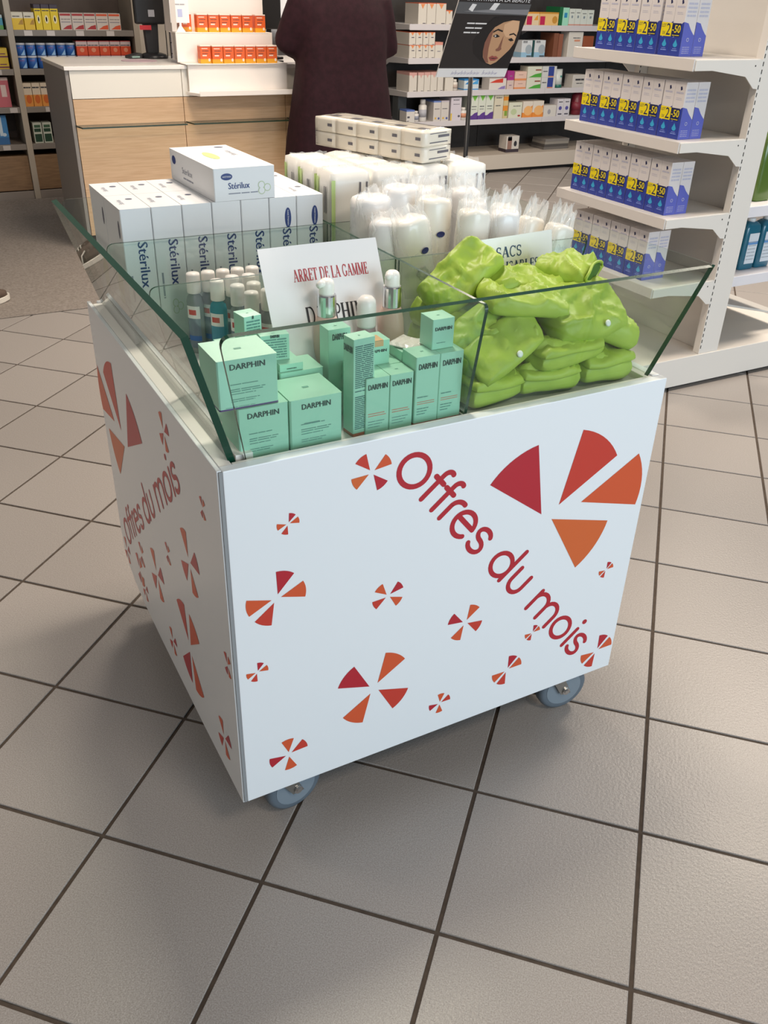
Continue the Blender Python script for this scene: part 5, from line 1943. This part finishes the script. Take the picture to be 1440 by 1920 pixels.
# shelf 2
for i, (a, b, h) in enumerate([(3.635, 3.711, .143), (3.717, 3.778, .143), (3.778, 3.84, .144), (3.84, 3.905, .145), (3.907, 3.966, .145)]):
    bprod(a, b, h, Z2, 'medicine_carton', 'white carton with a pink top on the third wall shelf, %s from the left' % ORD[i], ['#cdc6bc', '#c99a92', '#5a5560'], [(.86, 1, 1)], [('v', 1, .3, .7, .7, .88), ('r', 2, .55, .03, .9, .06)], d=.22)
bprod(3.981, 4.066, .101, Z2, 'medicine_carton', 'plain short white carton under the poster corner on the third wall shelf', ['#cfc8bd', '#bbb4aa'], (), [('r', 1, .1, .05, .3, .1)])
bprod(4.173, 4.325, .086, Z2, 'medicine_carton', 'white carton with blue bird wings beside the pole on the third wall shelf', ['#c8d2d6', '#2f7fbf', '#4a9ad0'], [(.05, .14, 1), (.88, 1, 1)], [('t', 1, .05, .55, .5, .9), ('t', 2, .5, .55, .95, .9)], d=.1)
bprod(4.430, 4.609, .088, Z2, 'medicine_carton', 'white carton with a red and orange swoosh on the third wall shelf', ['#d3ccc6', '#c8402f', '#8a7ab0'], (), [('t', 1, .0, .62, .8, 1.0), ('t', 2, .5, .05, .95, .35)])
for k, zz in ((0, 0), (1, .0725)):
    bprod(4.615, 4.689, .072, Z2 + zz, 'medicine_carton', ('magenta small carton, upper one of its stack' if k else 'pale small carton under the magenta one'), ['#a02d7d' if k else '#cdb8b0', '#8a6f86'], (), [('r', 1, .3, .4, .7, .5)])
    bprod(4.694, 4.821, .068 if not k else .07, Z2 + (.0688 if k else 0), 'medicine_carton', ('upper' if k else 'lower') + ' peach and orange carton of the stack on the third wall shelf', ['#d9b8a8', '#d88d5b', '#a8827a'], [(0, .22, 1)], [('r', 2, .3, .6, .7, .66)])
    bprod(4.825, 4.981, .088, Z2 + zz * 1.225, 'medicine_carton', ('upper' if k else 'lower') + ' white carton with a green swoosh on the third wall shelf', ['#cfd0bf', '#4ba03a', '#8c4a3a'], (), [('t', 1, .1, .03, .98, .42), ('r', 2, .55, .62, .95, .74)])
    bprod(4.985, 5.144, .088, Z2 + zz * 1.225, 'medicine_carton', ('upper' if k else 'lower') + ' white carton with a dark blue slanted block on the third wall shelf', ['#c8c8c6', '#2f418c', '#c9764a'], (), [('r', 1, .42, .12, .82, .98), ('r', 2, .42, .03, .82, .11)], [(.05, .35, .5, .08)])
bprod(5.335, 5.483, .105, Z2, 'medicine_carton', 'grey-white carton with dark lettering near the gondola on the third wall shelf', ['#c6c1ba', '#4a4648'], (), (), [(.2, .9, .55, .14), (.3, .8, .3, .06)])


def bottle(name, label, x, y, z, r, h, col, capc, band=None, neck=.72, group=G1):
    t = thing(name, label, 'bottle', (x, y, z + .0005), group=group)
    MB().lathe([(r * .92, 0), (r, h * .03), (r, h * neck), (r * .62, h * (neck + .06))], 18).build('bottle_body', mat(col, 0.35), t, smooth=True)
    MB().lathe([(r * .66, h * (neck + .06)), (r * .66, h * .98), (r * .5, h)], 16).build('bottle_cap', mat(capc, 0.4), t, smooth=True)
    if band:
        MB().lathe([(r * 1.01, h * .2), (r * 1.01, h * .55)], 18).build('bottle_label', mat(band, 0.5), t, smooth=True)
    return t


bottle('pill_bottle', 'small white bottle beside the short carton on the third wall shelf', 4.100, YB + .04, Z2, .028, .085, '#d0c9c0', '#d8d2ca', '#b9a79a')
bottle('pill_bottle', 'small white bottle on the lowest wall shelf next to the blue-topped carton', 3.733, YB + .04, Z1, .027, .083, '#cfcbc6', '#d3cec8', '#8b8f9c')
bottle('tall_bottle', 'tall white bottle on the lowest wall shelf', 3.804, YB + .05, Z1, .035, .169, '#d3cfca', '#d5d1cc', '#a9a9b0')
bottle('small_bottle', 'small white bottle with an orange label on the lowest wall shelf', 4.203, YB + .04, Z1, .033, .098, '#cfcac4', '#d8d2ca', '#c98a6a')
bottle('tall_bottle', 'maroon bottle on the lowest wall shelf beside the gondola', 5.459, YB + .06, Z1, .050, .198, '#6d1f2c', '#6a1c28', '#7a2433', .85)
# tube standing on its cap
t = thing('cream_tube', 'white cream tube standing on a green cap on the third wall shelf', 'tube', (5.200, YB + .04, Z2 + .0005), group=G1)
MB().lathe([(.036, 0), (.036, .024), (.033, .026)], 18).build('tube_cap', mat('#1f6b5c', 0.4), t, smooth=True)
mb = MB()
mb.rings([coat_ring(z, rx, ry, 20, sq=1) for z, rx, ry in ((.026, .037, .03), (.09, .038, .022), (.151, .040, .003))])
mb.build('tube_body', mat('#d2d6d2', 0.35), t, smooth=True)
MB().poly([(.004, -.0235, .085), (.024, -.0205, .085), (.024, -.0195, .10), (.004, -.0225, .10)]).build('tube_mark', mat('#3f8f82', 0.5), t)
# shelf 1
bprod(3.620, 3.702, .095, Z1, 'medicine_carton', 'white carton with a blue lid at the left end of the lowest wall shelf', ['#cdc9c3', '#5b74b8', '#55525a'], [(.88, 1, 1)], [('r', 2, .1, .35, .4, .5), ('r', 2, .1, .1, .35, .14)])
bprod(3.625, 3.710, .185, Z1, 'medicine_carton', 'dark grey carton standing behind the blue-lidded one', ['#4a4d4e', '#3a3d3e'], y=YB + .16, d=.1)
for i, (a, b, h, m_) in enumerate([(3.882, 3.957, .158, '#6f84be'), (3.957, 4.038, .159, '#b8b0b8')]):
    bprod(a, b, h, Z1, 'medicine_carton', ('left' if i == 0 else 'right') + ' carton of the grey-white pair with small dots on the lowest wall shelf', ['#c8c2bc', m_, '#d0a83c', '#4b5a98'], [(.93, 1, 1)], [('c', 3, .62, .08, .88, .2), ('r', 2, .2, .1, .4, .2)], [(.15, .8, .6, .03)], d=.2)
bprod(4.054, 4.163, .181, Z1, 'medicine_carton', 'tall pale mauve carton with a yellow corner on the lowest wall shelf', ['#cbc4cc', '#d6b43a', '#5a5560'], (), [('r', 1, 0, 0, .12, .32), ('c', 2, .68, .14, .9, .24)], [(.2, .8, .88, .03), (.2, .8, .7, .02)], d=.2)
for i, (a, b, h) in enumerate([(4.249, 4.333, .203), (4.333, 4.411, .204), (4.411, 4.496, .205)]):
    bprod(a, b, h, Z1, 'medicine_carton', 'tall white carton with a green top and purple foot, %s of three by the pole' % ORD[i], ['#cfd3c6', '#5a3a86', '#6cb53c'], [(0, .16, 1)], [('v', 2, .1, .72, 1.0, 1.0), ('t', 1, .2, .15, 1, .3)], [(.2, .8, .5, .03), (.2, .8, .4, .02)], d=.22)
bprod(4.501, 4.598, .206, Z1, 'medicine_carton', 'tall beige carton right of the green and purple ones', ['#cfc7b2', '#b8ae98'], (), (), [(.15, .8, .8, .03), (.15, .7, .5, .03)])
bprod(4.598, 4.650, .207, Z1, 'medicine_carton', 'tall narrow carton with orange and green pictures', ['#cbb98c', '#d8892f', '#7d9a3a'], [(.3, .5, 1), (.7, .85, 1)], [('r', 2, .3, .1, .9, .3)])
bprod(4.660, 4.806, .126, Z1, 'medicine_carton', 'pale green-white carton with a red spot on the lowest wall shelf', ['#d3d3bf', '#b8c49a', '#a8352f'], (), [('c', 1, .15, .2, .6, .6), ('c', 2, .68, .08, .9, .2)], [(.3, .85, .75, .04)])
for i, (a, b, h) in enumerate([(4.812, 4.924, .132), (4.924, 5.044, .133)]):
    bprod(a, b, h, Z1, 'medicine_carton', ('left' if i == 0 else 'right') + ' white and orange carton of the bright pair on the lowest wall shelf', ['#d9cfc2', '#e08a3a', '#e8b070'], [(0, .3, 1)], [('c', 2, .1, .12, .95, .72), ('t', 1, .55, .4, .95, .75)])
bprod(5.046, 5.189, .094, Z1, 'medicine_carton', 'low white carton with a grey arc on the lowest wall shelf', ['#d0cbc4', '#9c9aa0'], (), [('c', 1, .3, .2, .55, .65)])
for i, (a, b, h) in enumerate([(5.193, 5.267, .143), (5.267, 5.341, .143)]):
    bprod(a, b, h, Z1, 'medicine_carton', ('left' if i == 0 else 'right') + ' white carton with a violet disc on the lowest wall shelf', ['#cfcbd0', '#54509a', '#55525e'], (), [('c', 1, .25, .35, .75, .58), ('r', 2, .2, .08, .8, .16)], [(.2, .8, .8, .05)])
# plinth
bprod(4.678, 4.821, .136, Z0, 'toiletry_carton', 'single carton with a figure photo standing on the wall shelving plinth', ['#c9c3bb', '#8f6f63', '#3a3038', '#2b2a30'], [(0, .2, 2)], [('r', 1, .08, .2, .42, .9), ('r', 3, .1, .72, .4, .98), ('c', 3, .58, .35, .82, .7)], y=5.90)
for i in range(4):
    bprod(5.12 + i * .004, 5.40 + i * .004, .022, Z0 + i * .0226, 'magazine_stack', 'flat grey folder on the plinth, %s from the bottom of its pile' % ORD[i], [['#6b6661', '#4f4b48', '#8b857c', '#7a7570'][i], '#3a3634'], y=5.92, d=.2, cat='folder')

# ================================================================== SHELVING BEHIND THE COUNTER (taupe)
ls = thing('counter_shelving', 'dark taupe shelving unit with pale posts behind the counter', 'shelving', (0.9, 6.3, 0))
LO = Vector((0.9, 6.3, 0))


def lpart(mb, name, m, parent=ls, bevel=0.0015):
    mb.v = [tuple(Vector(p) - LO) for p in mb.v]
    return mb.build(name, m, parent, bevel=bevel)


TAU = noise_mat('taupe_board', '#4d4039', '#574a42', 10, 0.6)
POST = mat('#a59a8c', 0.5)
RAIL = mat('#7e766f', 0.45)
lpart(MB().box(-0.35, 6.46, 0.0, 1.53, 6.48, 2.1), 'back_panel', TAU)
for x in (-0.30, 0.605, 1.462):
    lpart(MB().box(x, 6.078, 0.0, x + 0.041, 6.458, 2.1), 'post', POST)
for (a, b) in ((-0.258, 0.604), (0.647, 1.461)):
    for z in (1.100, 0.861, 0.621, 0.378):
        so = lpart(MB().box(a, 6.092, z - 0.028, b, 6.458, z), 'shelf', mat('#75695f', 0.5))
        lpart(MB().box(a, 6.083, z - 0.036, b, 6.092, z + 0.002), 'shelf_rail', RAIL, so)
    lpart(MB().box(a, 6.100, 0.065, b, 6.458, 0.30), 'drawer_front', noise_mat('drawer_oak', '#7a5f45', '#8a6d50', 10, 0.5, 0, 4, (1, 1, 8)))
    lpart(MB().box(a, 6.085, 0.0, b, 6.10, 0.06), 'kick_board', mat('#8a8078', 0.5))
for x in (0.739, 0.887, 1.084, 1.294):
    lpart(MB().box(x - .027, 6.080, 1.066, x + .027, 6.0825, 1.098), 'price_tag', mat('#c9c1bd', 0.5), bevel=0)
for x, z in ((0.50, .861), (0.56, .621), (0.47, .378), (0.80, .621)):
    lpart(MB().box(x - .025, 6.080, z - .033, x + .025, 6.0825, z - .002), 'price_tag', mat('#b9b1ad', 0.5), bevel=0)
YL = 6.12
G2 = 'products on the shelving behind the counter'


def lprod(x0, x1, h, z, name, label, cols, bands=(), marks=(), rows=(), d=.12):
    return carton(name, label, 'carton', ((x0 + x1) / 2, YL, z + .0005), x1 - x0 - .003, d, h, cols, bands, marks, (), rows, group=G2, rough=.5)


ZA, ZB_, ZC, ZD = 1.100, .861, .621, .378
for i, (a, b) in enumerate(((.650, .728), (.729, .800))):
    lprod(a, b, .105, ZA, 'medicine_carton', ('left' if i == 0 else 'right') + ' yellow carton with a white top on the upper shelf behind the counter', ['#d9b52c', '#cfc9b8', '#a8802a'], [(.66, 1, 1)], [('t', 2, .5, .3, .95, .62)], [(.1, .7, .74, .05)])
for i, (a, b) in enumerate(((.803, .850), (.850, .907), (.907, .962))):
    lprod(a, b, .153, ZA, 'medicine_carton', 'tall bright yellow carton with a dark top, %s of three behind the counter' % ORD[i], ['#dcc11e', '#3a3040', '#e4d9b0', '#8a8a80'], [(.84, 1, 1)], [('c', 2, .3, .25, .75, .58), ('c', 3, .42, .32, .6, .52)], [(.1, .9, .74, .04)])
for i, (a, b) in enumerate(((.966, 1.047), (1.047, 1.130), (1.130, 1.213), (1.213, 1.299), (1.299, 1.386))):
    rc = '#a3272c' if i < 3 else '#cc4f2a'
    lprod(a, b, .104, ZA, 'medicine_carton', 'white carton with a %s bar and swoosh, %s from the left behind the counter' % ('dark red' if i < 3 else 'bright orange-red', ORD[i]), ['#c9beb6', rc, '#8f8a90'], (), [('r', 1, .04, .84, .94, .96), ('t', 1, .15, .05, .95, .32), ('r', 2, .1, .44, .9, .50)], [(.1, .9, .62, .03)])


def tub(label, x, z):
    t = thing('milk_tub', label, 'tub', (x, YL + .04, z + .0005), group=G2)
    MB().lathe([(.029, 0), (.032, .003), (.032, .064), (.030, .066)], 20).build('tub_body', mat('#2b5ea8', 0.4), t, smooth=True)
    MB().lathe([(.033, .066), (.033, .076), (.030, .0785)], 20).build('tub_lid', mat('#c3c6cf', 0.4), t, smooth=True)
    p = MB()
    for k in range(6):
        a0, a1 = -PI / 2 - .2 + k * .16, -PI / 2 - .2 + (k + 1) * .16
        q = [(.0325 * math.cos(a), .0325 * math.sin(a), zz) for a, zz in ((a0, .004), (a1, .004), (a1, .006 + (k + 1) * .006), (a0, .006 + k * .006))]
        p.poly(q, 0)
        q = [(.0325 * math.cos(a - .5), .0325 * math.sin(a - .5), zz) for a, zz in ((a0, .046), (a1, .046), (a1, .054), (a0, .054))]
        p.poly(q, 1)
    p.build('tub_print', [mat('#8fb6dc', 0.5), mat('#6a5a9a', 0.5)], t)


for i, x in enumerate((.682, .750, .818, .886, .954, 1.018)):
    tub('blue tub in the upper layer behind the counter, %s from the left' % ORD[i], x, ZB_ + .0795)
    tub('blue tub in the lower layer behind the counter, %s from the left' % ORD[i], x, ZB_)
for i, (a, b) in enumerate(((1.052, 1.131), (1.131, 1.213), (1.213, 1.289), (1.289, 1.362), (1.362, 1.439))):
    for lv in range(2):
        lprod(a, b, .082 if lv == 0 else .090, ZB_ + lv * .0826, 'medicine_carton', 'orange-red carton with a pale top, %s layer behind the counter, %s from left' % ('upper' if lv else 'lower', ORD[i]), ['#cf4a26', '#c7b3b3', '#d98a6a', '#a8292a'], [(.62, .95, 1), (.95, 1, 3)], [('c', 2, .3, .2, .7, .52)], [(.05, .9, .66, .06)])
for i, (a, b) in enumerate(((.650, .708), (.708, .766), (.766, .826))):
    lprod(a, b, .150, ZC, 'medicine_carton', 'cream carton with an orange lower half, %s beside the grey counter end' % ORD[i], ['#cfc0ac', '#d08a3f', '#c05f24', '#5a5048'], [(0, .5, 1)], [('c', 2, .2, .12, .85, .5)], [(.05, .9, .78, .06)])
for i, (a, b) in enumerate(((.672, .735), (.738, .802))):
    lprod(a, b, .135, ZD, 'medicine_carton', ('left' if i == 0 else 'right') + ' white carton with dark green squares low beside the counter end', ['#b9bdb0', '#23402f', '#3c5c44'], (), [('r', 1, .1, .06, .9, .45), ('r', 1, .1, .55, .85, .72), ('r', 2, .15, .76, .85, .90)])
lprod(.500, .594, .088, ZA, 'medicine_carton', 'teal and green carton at the left picture edge, upper shelf', ['#3f8fa8', '#5a9a4a', '#b9c6c6'], [(0, .3, 1), (.8, 1, 2)])
for lv in range(2):
    lprod(.440, .588, .064, ZB_ + lv * .0646, 'medicine_carton', ('upper' if lv else 'lower') + ' yellow carton with a purple band at the left picture edge', ['#cfae2f', '#6a2f45'], [(.1, .25, 1)], [('r', 1, .6, .4, .9, .5)])
lprod(.420, .560, .188, ZC, 'medicine_carton', 'tall pink carton at the left picture edge', ['#b9606a', '#cfb9b4', '#9a4a58'], [(.9, 1, 1)], [('r', 1, .6, .35, .85, .75)])
lprod(.360, .505, .191, ZD, 'medicine_carton', 'tall blue carton with a white figure at the left picture edge', ['#3a78ae', '#b9c8d4', '#2f5f92'], [(0, .25, 2)], [('r', 1, .6, .3, .75, .95), ('c', 1, .7, .28, .9, .40)])
